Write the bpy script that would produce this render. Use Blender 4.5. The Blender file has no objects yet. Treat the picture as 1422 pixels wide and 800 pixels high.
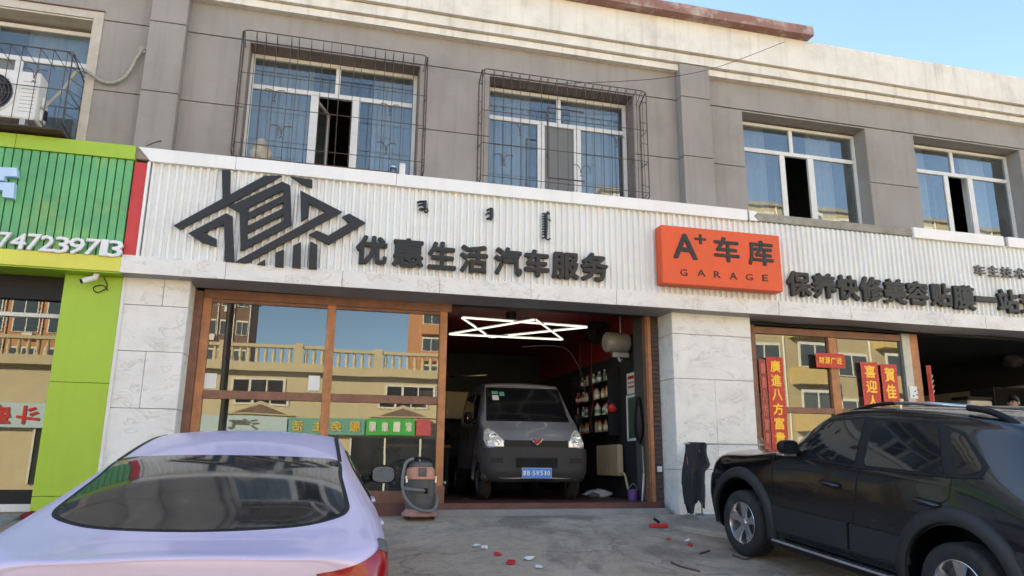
import bpy, bmesh, math, random
from mathutils import Vector, Matrix
from mathutils.bvhtree import BVHTree
random.seed(7)
R = math.radians
SC = bpy.context.scene
COL = SC.collection

# ---------------------------------------------------------------- camera
FPX, PITCH, YAW, ROLL = 1030.0, R(13.324), R(14.603), R(.486)
CAM = Vector((0, -10.0, .68))
_f = Vector((math.sin(YAW)*math.cos(PITCH), math.cos(YAW)*math.cos(PITCH), math.sin(PITCH)))
_r = Vector((math.cos(YAW), -math.sin(YAW), 0)); _u = _r.cross(_f)
RT = _r*math.cos(ROLL) + _u*math.sin(ROLL); UP = -_r*math.sin(ROLL) + _u*math.cos(ROLL)
cd = bpy.data.cameras.new('camera'); cam = bpy.data.objects.new('camera', cd); COL.objects.link(cam)
cd.sensor_width = 36; cd.lens = FPX/1422*36; cd.clip_start = .05; cd.clip_end = 2000
m = Matrix((RT, UP, -_f)).transposed().to_4x4(); m.translation = CAM
cam.matrix_world = m
SC.camera = cam

# ---------------------------------------------------------------- sky, sun, exposure
SUN_EL, SUN_AZ = R(24), R(-45)           # azimuth from +y towards +x: the sun stands behind the building
w = bpy.data.worlds.new('World'); SC.world = w; w.use_nodes = True
nt = w.node_tree; bg = nt.nodes['Background']
sky = nt.nodes.new('ShaderNodeTexSky'); sky.sky_type = 'NISHITA'; sky.sun_disc = False
sky.sun_elevation = SUN_EL; sky.sun_rotation = SUN_AZ; sky.altitude = 900; sky.air_density = .7; sky.dust_density = .3; sky.ozone_density = 2.2
nt.links.new(sky.outputs[0], bg.inputs[0]); bg.inputs[1].default_value = .115
sl = bpy.data.lights.new('sun', 'SUN'); sun = bpy.data.objects.new('sun', sl); COL.objects.link(sun)
sl.energy = 5.0; sl.angle = R(.6); sl.color = (1, .86, .68)
sd = Vector((math.sin(SUN_AZ)*math.cos(SUN_EL), math.cos(SUN_AZ)*math.cos(SUN_EL), math.sin(SUN_EL)))
sun.rotation_euler = sd.to_track_quat('Z', 'Y').to_euler()
SC.view_settings.view_transform = 'Standard'; SC.view_settings.look = 'None'
SC.view_settings.gamma = 1; SC.view_settings.use_curve_mapping = False
SC.view_settings.exposure = 2.6
SC.view_settings.use_white_balance = True; SC.view_settings.white_balance_temperature = 7800; SC.view_settings.white_balance_tint = 5
SC.cycles.max_bounces = 10; SC.cycles.transparent_max_bounces = 16

# ---------------------------------------------------------------- pixel -> plane
def ray(u, v): return RT*((u-711)/FPX) - UP*((v-400)/FPX) + _f
def F(u, v, y=0.0):
    d = ray(u, v); return CAM + d*((y-CAM.y)/d.y)
def FX(u, v, x):
    d = ray(u, v); return CAM + d*((x-CAM.x)/d.x)
def FZ(u, v, z):
    d = ray(u, v); return CAM + d*((z-CAM.z)/d.z)
def sm(a, b, t):
    t = max(0, min(1, (t-a)/(b-a))); return t*t*(3-2*t)
def gz(x, y):
    if y > -.02: return 0.0
    if y > -6: z = .11*y
    elif y > -11:
        t = (-6-y)/5; z = -.66 - (5*.11)*(t-t*t/2)
    else: z = -.935
    return z - .055*sm(2.2, .6, x)*sm(0, -2, y)*sm(-16, -9, y)
def gu(x, y): return gz(x, y) + (.012*math.sin(x*1.7+y*2.3)*math.sin(y*1.1-x*.6) if -11 < y < -.3 else 0)
def FG(u, v):
    d = ray(u, v); t = 2.0
    while t < 60:
        p = CAM + d*t
        if p.z <= gu(p.x, p.y): return p
        t += .01
    return p

# ---------------------------------------------------------------- materials
MAT = {}
def mat(name, col, rough=.6, metal=0, var=.12, scale=3.0, bump=0.0, bscale=60, spec=.5, coat=0, emit=0, streak=0.0, dirt=None, dscale=1.5, damt=.5, coords='pos', alpha=1, sheen=0):
    m = bpy.data.materials.new(name); m.use_nodes = True; t = m.node_tree; N = t.nodes; L = t.links
    b = N['Principled BSDF']
    b.inputs['Roughness'].default_value = rough; b.inputs['Metallic'].default_value = metal
    b.inputs['Specular IOR Level'].default_value = spec; b.inputs['Coat Weight'].default_value = coat
    b.inputs['Coat Roughness'].default_value = .04
    c4 = (*col, 1)
    if coords == 'pos':
        g = N.new('ShaderNodeNewGeometry'); co = g.outputs['Position']
    else:
        g = N.new('ShaderNodeTexCoord'); co = g.outputs['Object']
    cur = None
    if var > 0:
        n = N.new('ShaderNodeTexNoise'); n.inputs['Scale'].default_value = scale; n.inputs['Detail'].default_value = 6; n.inputs['Roughness'].default_value = .62
        L.new(co, n.inputs['Vector'])
        r = N.new('ShaderNodeMapRange'); r.inputs['From Min'].default_value = .3; r.inputs['From Max'].default_value = .7
        r.inputs['To Min'].default_value = 1-var; r.inputs['To Max'].default_value = 1+var
        L.new(n.outputs['Fac'], r.inputs['Value'])
        mx = N.new('ShaderNodeVectorMath'); mx.operation = 'SCALE'; mx.inputs[0].default_value = col
        L.new(r.outputs[0], mx.inputs['Scale']); cur = mx.outputs[0]
        rr = N.new('ShaderNodeMapRange'); rr.inputs['To Min'].default_value = max(0, rough-.12*min(1, var*4)); rr.inputs['To Max'].default_value = min(1, rough+.12*min(1, var*4))
        L.new(n.outputs['Fac'], rr.inputs['Value']); L.new(rr.outputs[0], b.inputs['Roughness'])
    if streak > 0:                       # rain streaks: noise stretched along z
        mp = N.new('ShaderNodeMapping'); mp.inputs['Scale'].default_value = (9, 9, .55); L.new(co, mp.inputs['Vector'])
        n = N.new('ShaderNodeTexNoise'); n.inputs['Scale'].default_value = 1.0; n.inputs['Detail'].default_value = 5; L.new(mp.outputs[0], n.inputs['Vector'])
        r = N.new('ShaderNodeMapRange'); r.inputs['From Min'].default_value = .52; r.inputs['From Max'].default_value = .78; r.inputs['To Max'].default_value = streak
        L.new(n.outputs['Fac'], r.inputs['Value'])
        k = N.new('ShaderNodeMix'); k.data_type = 'RGBA'; L.new(r.outputs[0], k.inputs['Factor'])
        if cur: L.new(cur, k.inputs['A'])
        else: k.inputs['A'].default_value = c4
        k.inputs['B'].default_value = (col[0]*.42, col[1]*.38, col[2]*.32, 1); cur = k.outputs['Result']
    if dirt:
        n = N.new('ShaderNodeTexNoise'); n.inputs['Scale'].default_value = dscale; n.inputs['Detail'].default_value = 9; n.inputs['Roughness'].default_value = .7; L.new(co, n.inputs['Vector'])
        r = N.new('ShaderNodeMapRange'); r.inputs['From Min'].default_value = .5; r.inputs['From Max'].default_value = .68; r.inputs['To Max'].default_value = damt
        L.new(n.outputs['Fac'], r.inputs['Value'])
        k = N.new('ShaderNodeMix'); k.data_type = 'RGBA'; L.new(r.outputs[0], k.inputs['Factor'])
        if cur: L.new(cur, k.inputs['A'])
        else: k.inputs['A'].default_value = c4
        k.inputs['B'].default_value = (*dirt, 1); cur = k.outputs['Result']
    if cur: L.new(cur, b.inputs['Base Color'])
    else: b.inputs['Base Color'].default_value = c4
    if bump > 0:
        n = N.new('ShaderNodeTexNoise'); n.inputs['Scale'].default_value = bscale; n.inputs['Detail'].default_value = 5; L.new(co, n.inputs['Vector'])
        bp = N.new('ShaderNodeBump'); bp.inputs['Strength'].default_value = bump; bp.inputs['Distance'].default_value = .01
        L.new(n.outputs['Fac'], bp.inputs['Height']); L.new(bp.outputs[0], b.inputs['Normal'])
    if emit > 0:
        b.inputs['Emission Color'].default_value = c4; b.inputs['Emission Strength'].default_value = emit
    MAT[name] = m; return m

def glass(name, refl=.10, tint=(.8, .85, .88), gcol=(1, 1, 1), rough=.0, bump=.0, bscale=.8, film=0.0, filmcol=(.3, .3, .3)):
    """window pane: Fresnel reflection over tinted see-through glass, with an optional pale film mixed in to grey the reflection"""
    m = bpy.data.materials.new(name); m.use_nodes = True; t = m.node_tree; N = t.nodes; L = t.links
    N.remove(N['Principled BSDF']); out = N['Material Output']
    tr = N.new('ShaderNodeBsdfTransparent'); tr.inputs[0].default_value = (*tint, 1)
    gl = N.new('ShaderNodeBsdfAnisotropic'); gl.inputs['Color'].default_value = (*gcol, 1); gl.inputs['Roughness'].default_value = rough
    fr = N.new('ShaderNodeFresnel'); fr.inputs[0].default_value = 1.5
    ad = N.new('ShaderNodeMath'); ad.operation = 'ADD'; ad.use_clamp = True; ad.inputs[1].default_value = refl; L.new(fr.outputs[0], ad.inputs[0])
    mx = N.new('ShaderNodeMixShader'); L.new(ad.outputs[0], mx.inputs[0]); L.new(tr.outputs[0], mx.inputs[1]); L.new(gl.outputs[0], mx.inputs[2])
    last = mx
    g = N.new('ShaderNodeNewGeometry')
    if bump > 0:
        n = N.new('ShaderNodeTexNoise'); n.inputs['Scale'].default_value = bscale; n.inputs['Detail'].default_value = 1; L.new(g.outputs['Position'], n.inputs['Vector'])
        bp = N.new('ShaderNodeBump'); bp.inputs['Strength'].default_value = bump; bp.inputs['Distance'].default_value = .02
        L.new(n.outputs['Fac'], bp.inputs['Height']); L.new(bp.outputs[0], gl.inputs['Normal'])
    if film > 0:  # pale haze over the reflection, mixed into the pane colour
        df = N.new('ShaderNodeBsdfDiffuse'); df.inputs[0].default_value = (*filmcol, 1)
        n = N.new('ShaderNodeTexNoise'); n.inputs['Scale'].default_value = 3; n.inputs['Detail'].default_value = 8; L.new(g.outputs['Position'], n.inputs['Vector'])
        r = N.new('ShaderNodeMapRange'); r.inputs['From Min'].default_value = .3; r.inputs['From Max'].default_value = .8; r.inputs['To Min'].default_value = film*.5; r.inputs['To Max'].default_value = film*1.6
        L.new(n.outputs['Fac'], r.inputs['Value'])
        m2 = N.new('ShaderNodeMixShader'); L.new(r.outputs[0], m2.inputs[0]); L.new(mx.outputs[0], m2.inputs[1]); L.new(df.outputs[0], m2.inputs[2]); last = m2
    L.new(last.outputs[0], out.inputs['Surface'])
    MAT[name] = m; return m

mat('grey_paint', (.292, .268, .245), .8, var=.10, scale=1.1, bump=.3, bscale=90, streak=.26, dirt=(.17, .15, .13), dscale=.9, damt=.30)
mat('joint_dark', (.07, .065, .06), .9, var=0)
mat('cornice_white', (.71, .675, .61), .85, var=.08, scale=2, bump=.3, bscale=50, streak=.42, dirt=(.30, .26, .20), dscale=1.4, damt=.3)
mat('roof_red', (.27, .14, .115), .85, var=.15, scale=4, bump=.3, dirt=(.60, .53, .48), dscale=1.7, damt=.95)
mat('white_panel', (.80, .79, .77), .45, var=.04, scale=2, streak=.10, dirt=(.40, .36, .30), dscale=1.1, damt=.12)
mat('corrugated', (.77, .775, .75), .38, var=.04, scale=1.5, streak=.16, dirt=(.42, .37, .30), dscale=.8, damt=.15)
mat('soffit_grey', (.30, .30, .305), .5, var=.1)
mat('letter_black', (.010, .010, .011), .5, var=.15, scale=9)
mat('orange_sign', (.72, .075, .012), .42, var=.05, scale=2, dirt=(.45, .06, .02), dscale=1.5, damt=.2)
mat('green_lime', (.33, .50, .035), .45, var=.06, scale=1.2, streak=.08)
mat('green_yellow', (.66, .64, .09), .45, var=.08, scale=1.2, streak=.1)
mat('green_slat', (.10, .36, .13), .32, var=.2, scale=2.2, dirt=(.34, .46, .10), dscale=1.3, damt=.7)
mat('green_dark', (.03, .15, .06), .6, var=.1)
mat('red_strip', (.58, .035, .028), .4, var=.06)
mat('white_letter', (.74, .74, .76), .45, var=.05)
mat('blue_letter', (.45, .62, .82), .45, var=.05)
mat('wood_orange', (.42, .165, .062), .5, var=.3, scale=7, bump=.2, bscale=40, streak=.3)
mat('wood_brown', (.22, .095, .055), .5, var=.25, scale=7, bump=.2, streak=.3)
mat('pvc_white', (.66, .655, .63), .35, var=.06, scale=5, dirt=(.4, .37, .32), dscale=3, damt=.25)
mat('pvc_beige', (.50, .44, .36), .5, var=.1, dirt=(.28, .22, .17), dscale=4, damt=.4)
mat('iron', (.085, .066, .057), .65, .3, var=.35, scale=8, dirt=(.16, .07, .035), dscale=9, damt=.6)
mat('rust_tray', (.11, .055, .04), .8, var=.3, scale=8)
mat('reveal_brown', (.20, .165, .15), .85, var=.12, bump=.2)
mat('stain_concrete', (.30, .28, .24), .9, var=.25, scale=6, bump=.6, bscale=30, dirt=(.10, .10, .06), dscale=3, damt=.7)
mat('dark_room', (.09, .09, .095), .9, var=.1)
mat('black_wall', (.022, .024, .027), .7, var=.2, scale=3)
mat('garage_red', (.21, .016, .018), .6, var=.15, scale=2)
mat('garage_floor', (.13, .045, .038), .45, var=.35, scale=3, dirt=(.09, .08, .075), dscale=1.2, damt=.9)
mat('brick_dark', (.11, .075, .068), .85, var=.2, scale=9, bump=.4)
mat('led', (.93, 1, .97), .5, var=0, emit=.24)
mat('chrome', (.75, .75, .76), .12, 1, var=.05)
mat('alu', (.55, .55, .56), .32, .9, var=.08)
mat('steel_grey', (.36, .36, .35), .45, .5, var=.15, scale=6)
mat('black_plastic', (.008, .008, .009), .5, var=.15, scale=8, spec=.3)
mat('grey_plastic', (.10, .10, .10), .6, var=.2, scale=6)
mat('rubber', (.016, .016, .016), .8, var=.2, scale=12, bump=.2)
mat('white_plastic', (.68, .67, .64), .4, var=.06, scale=5)
mat('couplet_red', (.52, .012, .014), .4, var=.12, scale=10)
mat('couplet_reflection', (.33, .055, .045), .6, var=.3, scale=10)
mat('gold', (.85, .52, .05), .38, .15, var=.15, scale=20)
mat('paper', (.72, .72, .70), .6, var=.05)
mat('cream_wall', (.52, .45, .31), .85, var=.07, scale=2, streak=.1)
mat('yellow_wall', (.40, .345, .235), .85, var=.08, scale=2)
mat('orange_wall', (.50, .24, .12), .85, var=.08, scale=2)
mat('brown_wall', (.16, .10, .075), .85, var=.1, scale=2)
glass('glass_up', .11, (.50, .56, .58), (.86, .92, .90), bump=.06, bscale=1.6, film=.10, filmcol=(.42, .46, .47))
glass('glass_shop', .075, (.5, .52, .5), (.95, 1, .97), bump=.05, bscale=.9, film=.075, filmcol=(.36, .37, .34))
glass('glass_green', .06, (.55, .62, .58), (.95, 1, 1), bump=.04, bscale=.6)

def slab_mat():
    m = mat('stone_white', (.76, .74, .70), .7, var=.06, scale=2.5, dirt=(.44, .40, .34), dscale=2.2, damt=.22)
    t = m.node_tree; N = t.nodes; L = t.links; b = N['Principled BSDF']
    g = N.new('ShaderNodeNewGeometry'); mp = N.new('ShaderNodeMapping'); mp.inputs['Scale'].default_value = (2.0, 2.0, 3.6); mp.inputs['Rotation'].default_value = (0, .35, 0); L.new(g.outputs['Position'], mp.inputs['Vector'])
    n = N.new('ShaderNodeTexNoise'); n.inputs['Scale'].default_value = 1.0; n.inputs['Detail'].default_value = 9; n.inputs['Roughness'].default_value = .62; n.inputs['Distortion'].default_value = .6; L.new(mp.outputs[0], n.inputs['Vector'])
    # cleft rock face: the noise quantised into ledges plus its own grain
    s = N.new('ShaderNodeMath'); s.operation = 'MULTIPLY'; s.inputs[1].default_value = 5.0; L.new(n.outputs['Fac'], s.inputs[0])
    fr = N.new('ShaderNodeMath'); fr.operation = 'PINGPONG'; fr.inputs[1].default_value = .5; L.new(s.outputs[0], fr.inputs[0])
    pw = N.new('ShaderNodeMath'); pw.operation = 'POWER'; pw.inputs[1].default_value = .35; L.new(fr.outputs[0], pw.inputs[0])
    bp = N.new('ShaderNodeBump'); bp.inputs['Strength'].default_value = .5; bp.inputs['Distance'].default_value = .02; L.new(pw.outputs[0], bp.inputs['Height'])
    L.new(bp.outputs[0], b.inputs['Normal'])
    # thin brownish veins where the ledges break
    r = N.new('ShaderNodeMapRange'); r.inputs['From Min'].default_value = .0; r.inputs['From Max'].default_value = .42; r.inputs['To Min'].default_value = .55; r.inputs['To Max'].default_value = 0
    L.new(pw.outputs[0], r.inputs['Value'])
    k = N.new('ShaderNodeMix'); k.data_type = 'RGBA'; L.new(r.outputs[0], k.inputs['Factor'])
    src = b.inputs['Base Color'].links[0].from_socket; L.new(src, k.inputs['A']); k.inputs['B'].default_value = (.33, .29, .24, 1); L.new(k.outputs['Result'], b.inputs['Base Color'])
slab_mat()

def ground_mat():
    m = bpy.data.materials.new('apron'); m.use_nodes = True; t = m.node_tree; N = t.nodes; L = t.links; b = N['Principled BSDF']
    g = N.new('ShaderNodeNewGeometry'); co = g.outputs['Position']
    def noise(s, d=8, rgh=.6, dist=0, vec=co):
        n = N.new('ShaderNodeTexNoise'); n.inputs['Scale'].default_value = s; n.inputs['Detail'].default_value = d; n.inputs['Roughness'].default_value = rgh; n.inputs['Distortion'].default_value = dist; L.new(vec, n.inputs['Vector']); return n.outputs['Fac']
    def rng(v, a, b_, c, d):
        r = N.new('ShaderNodeMapRange'); L.new(v, r.inputs['Value'])
        for k, x in zip(('From Min', 'From Max', 'To Min', 'To Max'), (a, b_, c, d)): r.inputs[k].default_value = x
        return r.outputs[0]
    def mix(f, a, bb):
        k = N.new('ShaderNodeMix'); k.data_type = 'RGBA'; L.new(f, k.inputs['Factor'])
        for s, x in (('A', a), ('B', bb)):
            if isinstance(x, tuple): k.inputs[s].default_value = (*x, 1)
            else: L.new(x, k.inputs[s])
        return k.outputs['Result']
    c = mix(rng(noise(.9, 10, .65), .35, .65, 0, 1), (.42, .312, .215), (.59, .452, .325))
    c = mix(rng(noise(.55, 7, .65, .8), .50, .60, 0, .75), c, (.22, .166, .120))      # damp, oily patches
    c = mix(rng(noise(2.3, 9, .7), .55, .72, 0, .55), c, (.50, .43, .355))           # dust
    c = mix(rng(noise(26, 4, .7), .52, .8, 0, .7), c, (.50, .47, .42))              # exposed grit
    c = mix(rng(noise(34, 3, .7), .57, .75, 0, .6), c, (.09, .082, .075))
    c = mix(rng(noise(7, 9, .75), .46, .66, 0, .45), c, (.20, .168, .14))            # mottled wear
    c = mix(rng(noise(13, 6, .8), .60, .72, 0, .6), c, (.52, .46, .39))
    # cracks
    wv = N.new('ShaderNodeTexVoronoi'); wv.feature = 'DISTANCE_TO_EDGE'; wv.inputs['Scale'].default_value = .42
    wn = N.new('ShaderNodeTexNoise'); wn.inputs['Scale'].default_value = 1.6; wn.inputs['Detail'].default_value = 8; L.new(co, wn.inputs['Vector'])
    va = N.new('ShaderNodeVectorMath'); va.operation = 'MULTIPLY_ADD'; va.inputs[1].default_value = (.9, .9, .9); L.new(wn.outputs['Color'], va.inputs[0]); L.new(co, va.inputs[2]); L.new(va.outputs[0], wv.inputs['Vector'])
    c = mix(rng(wv.outputs['Distance'], 0, .009, .45, 0), c, (.045, .04, .037))
    L.new(c, b.inputs['Base Color'])
    L.new(rng(noise(1.1, 6), .3, .7, .75, .95), b.inputs['Roughness'])
    b.inputs['Specular IOR Level'].default_value = .3
    bp = N.new('ShaderNodeBump'); bp.inputs['Strength'].default_value = 1.0; bp.inputs['Distance'].default_value = .02
    ad = N.new('ShaderNodeMath'); ad.operation = 'MULTIPLY_ADD'; ad.inputs[1].default_value = .35; L.new(noise(45, 4, .7), ad.inputs[0]); L.new(noise(4, 8, .7), ad.inputs[2])
    L.new(ad.outputs[0], bp.inputs['Height']); L.new(bp.outputs[0], b.inputs['Normal'])
    MAT['apron'] = m
ground_mat()
mat('concrete', (.26, .25, .235), .85, var=.15, scale=3, bump=.4, bscale=40, dirt=(.15, .135, .12), dscale=2, damt=.5)
mat('paving', (.34, .33, .31), .85, var=.12, scale=3, bump=.3, bscale=50, dirt=(.2, .19, .17), dscale=2, damt=.4)

# ---------------------------------------------------------------- mesh helpers
class MB:
    def __init__(s): s.v = []; s.f = []
    def add(s, vs, fs):
        o = len(s.v); s.v += [tuple(p) for p in vs]; s.f += [tuple(i+o for i in f) for f in fs]; return s
    def box(s, x0, x1, y0, y1, z0, z1):
        return s.add([(x0, y0, z0), (x1, y0, z0), (x1, y1, z0), (x0, y1, z0), (x0, y0, z1), (x1, y0, z1), (x1, y1, z1), (x0, y1, z1)],
                     [(0, 3, 2, 1), (4, 5, 6, 7), (0, 1, 5, 4), (1, 2, 6, 5), (2, 3, 7, 6), (3, 0, 4, 7)])
    def prism(s, poly, y0, y1):
        """poly of (x, z), extruded from y0 (front) to y1"""
        n = len(poly); vs = [(x, y0, z) for x, z in poly] + [(x, y1, z) for x, z in poly]
        return s.add(vs, [tuple(range(n)), tuple(range(2*n-1, n-1, -1))] + [(i, i+n, (i+1) % n+n, (i+1) % n) for i in range(n)])
    def tube(s, pts, r, n=6, cap=True):
        pts = [Vector(p) for p in pts]; rs = r if isinstance(r, (list, tuple)) else [r]*len(pts)
        o = len(s.v); prev = None; vs = []
        for i, p in enumerate(pts):
            a = pts[max(0, i-1)]; b = pts[min(len(pts)-1, i+1)]; d = (b-a).normalized()
            if prev is None:
                q = Vector((0, 0, 1)) if abs(d.z) < .9 else Vector((1, 0, 0)); prev = d.cross(q).normalized()
            e = (prev - d*prev.dot(d)).normalized(); prev = e; g = d.cross(e)
            vs += [p + e*(rs[i]*math.cos(2*math.pi*k/n)) + g*(rs[i]*math.sin(2*math.pi*k/n)) for k in range(n)]
        fs = [(i*n+k, i*n+(k+1) % n, (i+1)*n+(k+1) % n, (i+1)*n+k) for i in range(len(pts)-1) for k in range(n)]
        if cap: fs += [tuple(range(n-1, -1, -1)), tuple((len(pts)-1)*n+k for k in range(n))]
        return s.add(vs, fs)
    def lathe(s, prof, c, axis='Z', n=20, a0=0, a1=2*math.pi):
        """prof of (radius, height) about an axis through c"""
        c = Vector(c); vs = []; full = abs(a1-a0-2*math.pi) < 1e-6; m_ = n if full else n+1
        for r, h in prof:
            for k in range(m_):
                a = a0+(a1-a0)*k/n; p = (r*math.cos(a), r*math.sin(a))
                vs.append(c + (Vector((p[0], p[1], h)) if axis == 'Z' else Vector((h, p[0], p[1])) if axis == 'X' else Vector((p[1], h, p[0]))))
        fs = [(i*m_+k, i*m_+(k+1) % m_, (i+1)*m_+(k+1) % m_, (i+1)*m_+k) for i in range(len(prof)-1) for k in range(m_ if full else n)]
        return s.add(vs, fs)
    def grid(s, rows):
        n = len(rows[0]); vs = [p for r in rows for p in r]
        return s.add(vs, [(i*n+k, i*n+k+1, (i+1)*n+k+1, (i+1)*n+k) for i in range(len(rows)-1) for k in range(n-1)])
    def mesh(s, name, material, smooth=False, bevel=0, seg=1):
        me = bpy.data.meshes.new(name); me.from_pydata(s.v, [], s.f)
        bm = bmesh.new(); bm.from_mesh(me)
        bmesh.ops.remove_doubles(bm, verts=bm.verts, dist=1e-6); 
        if len(bm.faces) > 1: bmesh.ops.recalc_face_normals(bm, faces=bm.faces)
        if bevel: bmesh.ops.bevel(bm, geom=bm.edges[:], offset=bevel, segments=seg, affect='EDGES', clamp_overlap=True)
        bm.to_mesh(me); bm.free(); me.materials.append(MAT[material] if isinstance(material, str) else material)
        if smooth:
            me.polygons.foreach_set('use_smooth', [True]*len(me.polygons))
            if smooth is not True: me.set_sharp_from_angle(angle=R(smooth))
        return me
    def build(s, name, material, parent=None, smooth=False, bevel=0, seg=1):
        return link(name, s.mesh(name, material, smooth, bevel, seg), parent)

ORG = {}
def link(name, me, parent=None):
    o = bpy.data.objects.new(name, me); COL.objects.link(o)
    if parent is not None:
        o.parent = parent; o.matrix_parent_inverse = ORG.get(parent.name, Matrix())
        ORG[o.name] = Matrix()
    return o
def tag(o, label, cat, group=None):
    o['label'] = label; o['category'] = cat
    if group: o['group'] = group
    return o
def thing(name, label, cat, loc=(0, 0, 0), group=None, local=None):
    """Empty at the base. Parts are given in world coordinates unless local (a matrix) is set."""
    o = bpy.data.objects.new(name, None); COL.objects.link(o); o.empty_display_size = .2
    if local is not None: o.matrix_world = local; ORG[o.name] = Matrix()
    else: o.location = loc; ORG[o.name] = Matrix.Translation(-Vector(loc))
    return tag(o, label, cat, group)
def struct(o): o['kind'] = 'structure'; return o
def box(name, material, parent, x0, x1, y0, y1, z0, z1, bevel=0): return MB().box(x0, x1, y0, y1, z0, z1).build(name, material, parent, bevel=bevel)

_gl = {}
def glyph(ch, bold=0.0):
    """mesh outline of a character from Blender's own font, scaled to the unit square"""
    k = (ch, bold)
    if k not in _gl:
        c = bpy.data.curves.new('glyph', 'FONT'); c.body = ch; c.offset = bold; c.extrude = .5; c.resolution_u = 2
        o = bpy.data.objects.new('glyph', c); me = bpy.data.meshes.new_from_object(o)
        vs = [v.co.copy() for v in me.vertices]; fs = [tuple(p.vertices) for p in me.polygons]
        x0 = min(v.x for v in vs); x1 = max(v.x for v in vs); y0 = min(v.y for v in vs); y1 = max(v.y for v in vs)
        _gl[k] = ([((v.x-x0)/(x1-x0), (v.y-y0)/(y1-y0), v.z) for v in vs], fs)
        bpy.data.objects.remove(o); bpy.data.curves.remove(c); bpy.data.meshes.remove(me)
    return _gl[k]
def letter(ch, x0, x1, z0, z1, yfront, depth, material, parent, bold=.02, name='letter', shear=0, T=None):
    """bold: strokes are thickened with copies shifted in the sign plane, each a hair deeper"""
    vs, fs = glyph(ch); mb = MB(); h = z1-z0; b = bold*h*1.1
    x0 += b; x1 -= b; zz0 = z0+b; zz1 = z1-b
    if zz1-zz0 < .3*h: zz0, zz1 = z0+.35*h, z1-.35*h
    sh = [(0, 0)] + [(math.cos(R(a))*b, math.sin(R(a))*b) for a in range(0, 360, 45)] if bold > .005 else [(0, 0)]
    for i, (dx, dz) in enumerate(sh):
        e = .0007*i*(1 if depth > 0 else -1)
        P = [(x0+(x1-x0)*(a+shear*(q-.5))+dx, yfront+depth*(.5-c)+e, zz0+(zz1-zz0)*q+dz) for a, q, c in vs]
        if T: P = [T(Vector(p)) for p in P]
        mb.add(P, fs)
    return mb.build(name, material, parent)
def prect(u0, v0, u1, v1, y):
    um, vm = (u0+u1)/2, (v0+v1)/2
    return F(u0, vm, y).x, F(u1, vm, y).x, F(um, v1, y).z, F(um, v0, y).z

# ================================================================ ground and street
def build_ground():
    xs = [-70, -40, -20, -12] + [-8+.5*i for i in range(45)] + [18, 26, 40, 70]
    ys = [.2, 0] + [-.25*i for i in range(1, 50)] + [-14, -17, -20, -22.5]
    rows = []
    for y in ys:
        rows.append([(x, y, gz(x, y) + (.012*math.sin(x*1.7+y*2.3)*math.sin(y*1.1-x*.6) if -11 < y < -.3 else 0) - (.004 if y >= 0 else 0)) for x in xs])
    rows += [[(x, y, -.935) for x in xs] for y in (-60, -140)]
    struct(MB().grid(rows).build('ground', 'apron', smooth=True))
build_ground()
struct(MB().box(-30, -3.25, -1.35, .25, -.5, .03).build('pavement', 'paving', bevel=.01))
struct(MB().box(-40, 60, -27.9, -23.2, -1.2, -.80).build('pavement', 'paving'))
DY = .45
struct(MB().box(-1.66, 4.96, DY-.17, 6.5, -.25, .15).build('garage_floor', 'garage_floor'))
struct(MB().box(6.42, 15, .22, 7, -.25, .10).build('shop_floor', 'concrete'))
struct(MB().box(-10, -2.45, .25, 6, -.25, .08).build('shop_floor', 'concrete'))
struct(MB().box(1.62, 5.0, .10, DY-.175, -.25, .075).build('threshold', 'concrete', bevel=.012))
struct(MB().box(5.14, 7.4, -.47, -.004, -.3, .004).build('step', 'concrete', bevel=.02))

# ================================================================ the building
B = thing('commercial_building', 'long two storey grey shop building with white cornice and stone pillars', 'building', (4, 0, 0))
YW = .12                                  # upper wall plane
W = [(-5.75, -3.26), (-1.25, 1.19), (2.25, 4.64), (6.60, 9.05), (10.05, 12.46)]
ZC = [(4.30, 5.474), (5.486, 6.509), (6.521, 6.995)]
PIL = [(-2.53, -2.07), (5.40, 5.93)]
box('wall', 'grey_paint', B, -45, 18, .40, .62, 6.5, 7.3)  # shell stretched far left out of view to keep the sun off the street
box('wall', 'concrete', B, -45, 18, .02, .60, 2.97, 4.36)
def panels():
    xs = [-45] + [e for w_ in W for e in w_] + [18]
    for i in range(0, len(xs), 2):
        a, b = xs[i], xs[i+1]; cuts = [a]
        for p0, p1 in PIL:
            if a < p0 and p1 < b: cuts += [p0-.0, p1+.0]
        cuts.append(b)
        for j in range(0, len(cuts), 2):
            for z0, z1 in ZC[:2]:
                box('wall_panel', 'grey_paint', B, cuts[j], cuts[j+1], YW, .62, z0, z1, bevel=.004)
        box('wall_backing', 'joint_dark', B, a+.02, b-.02, YW+.018, .6, 4.31, 6.9)
    box('wall_panel', 'grey_paint', B, -45, PIL[0][0], YW-.006, .42, *ZC[2], bevel=.004)
    box('wall_panel', 'grey_paint', B, PIL[0][1], PIL[1][0], YW-.006, .42, *ZC[2], bevel=.004)
    box('wall_panel', 'grey_paint', B, PIL[1][1], 18, YW-.012, .42, *ZC[2], bevel=.004)
    for p0, p1 in PIL:
        pl = box('pilaster', 'joint_dark', B, p0+.012, p1-.012, -.035, .4, 4.3, 7.09)
        for z0, z1 in ((4.30, 5.474), (5.486, 6.509), (6.521, 7.10)):
            box('pilaster_block', 'grey_paint', pl, p0, p1, -.05, .42, z0, z1, bevel=.005)
panels()
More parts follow.
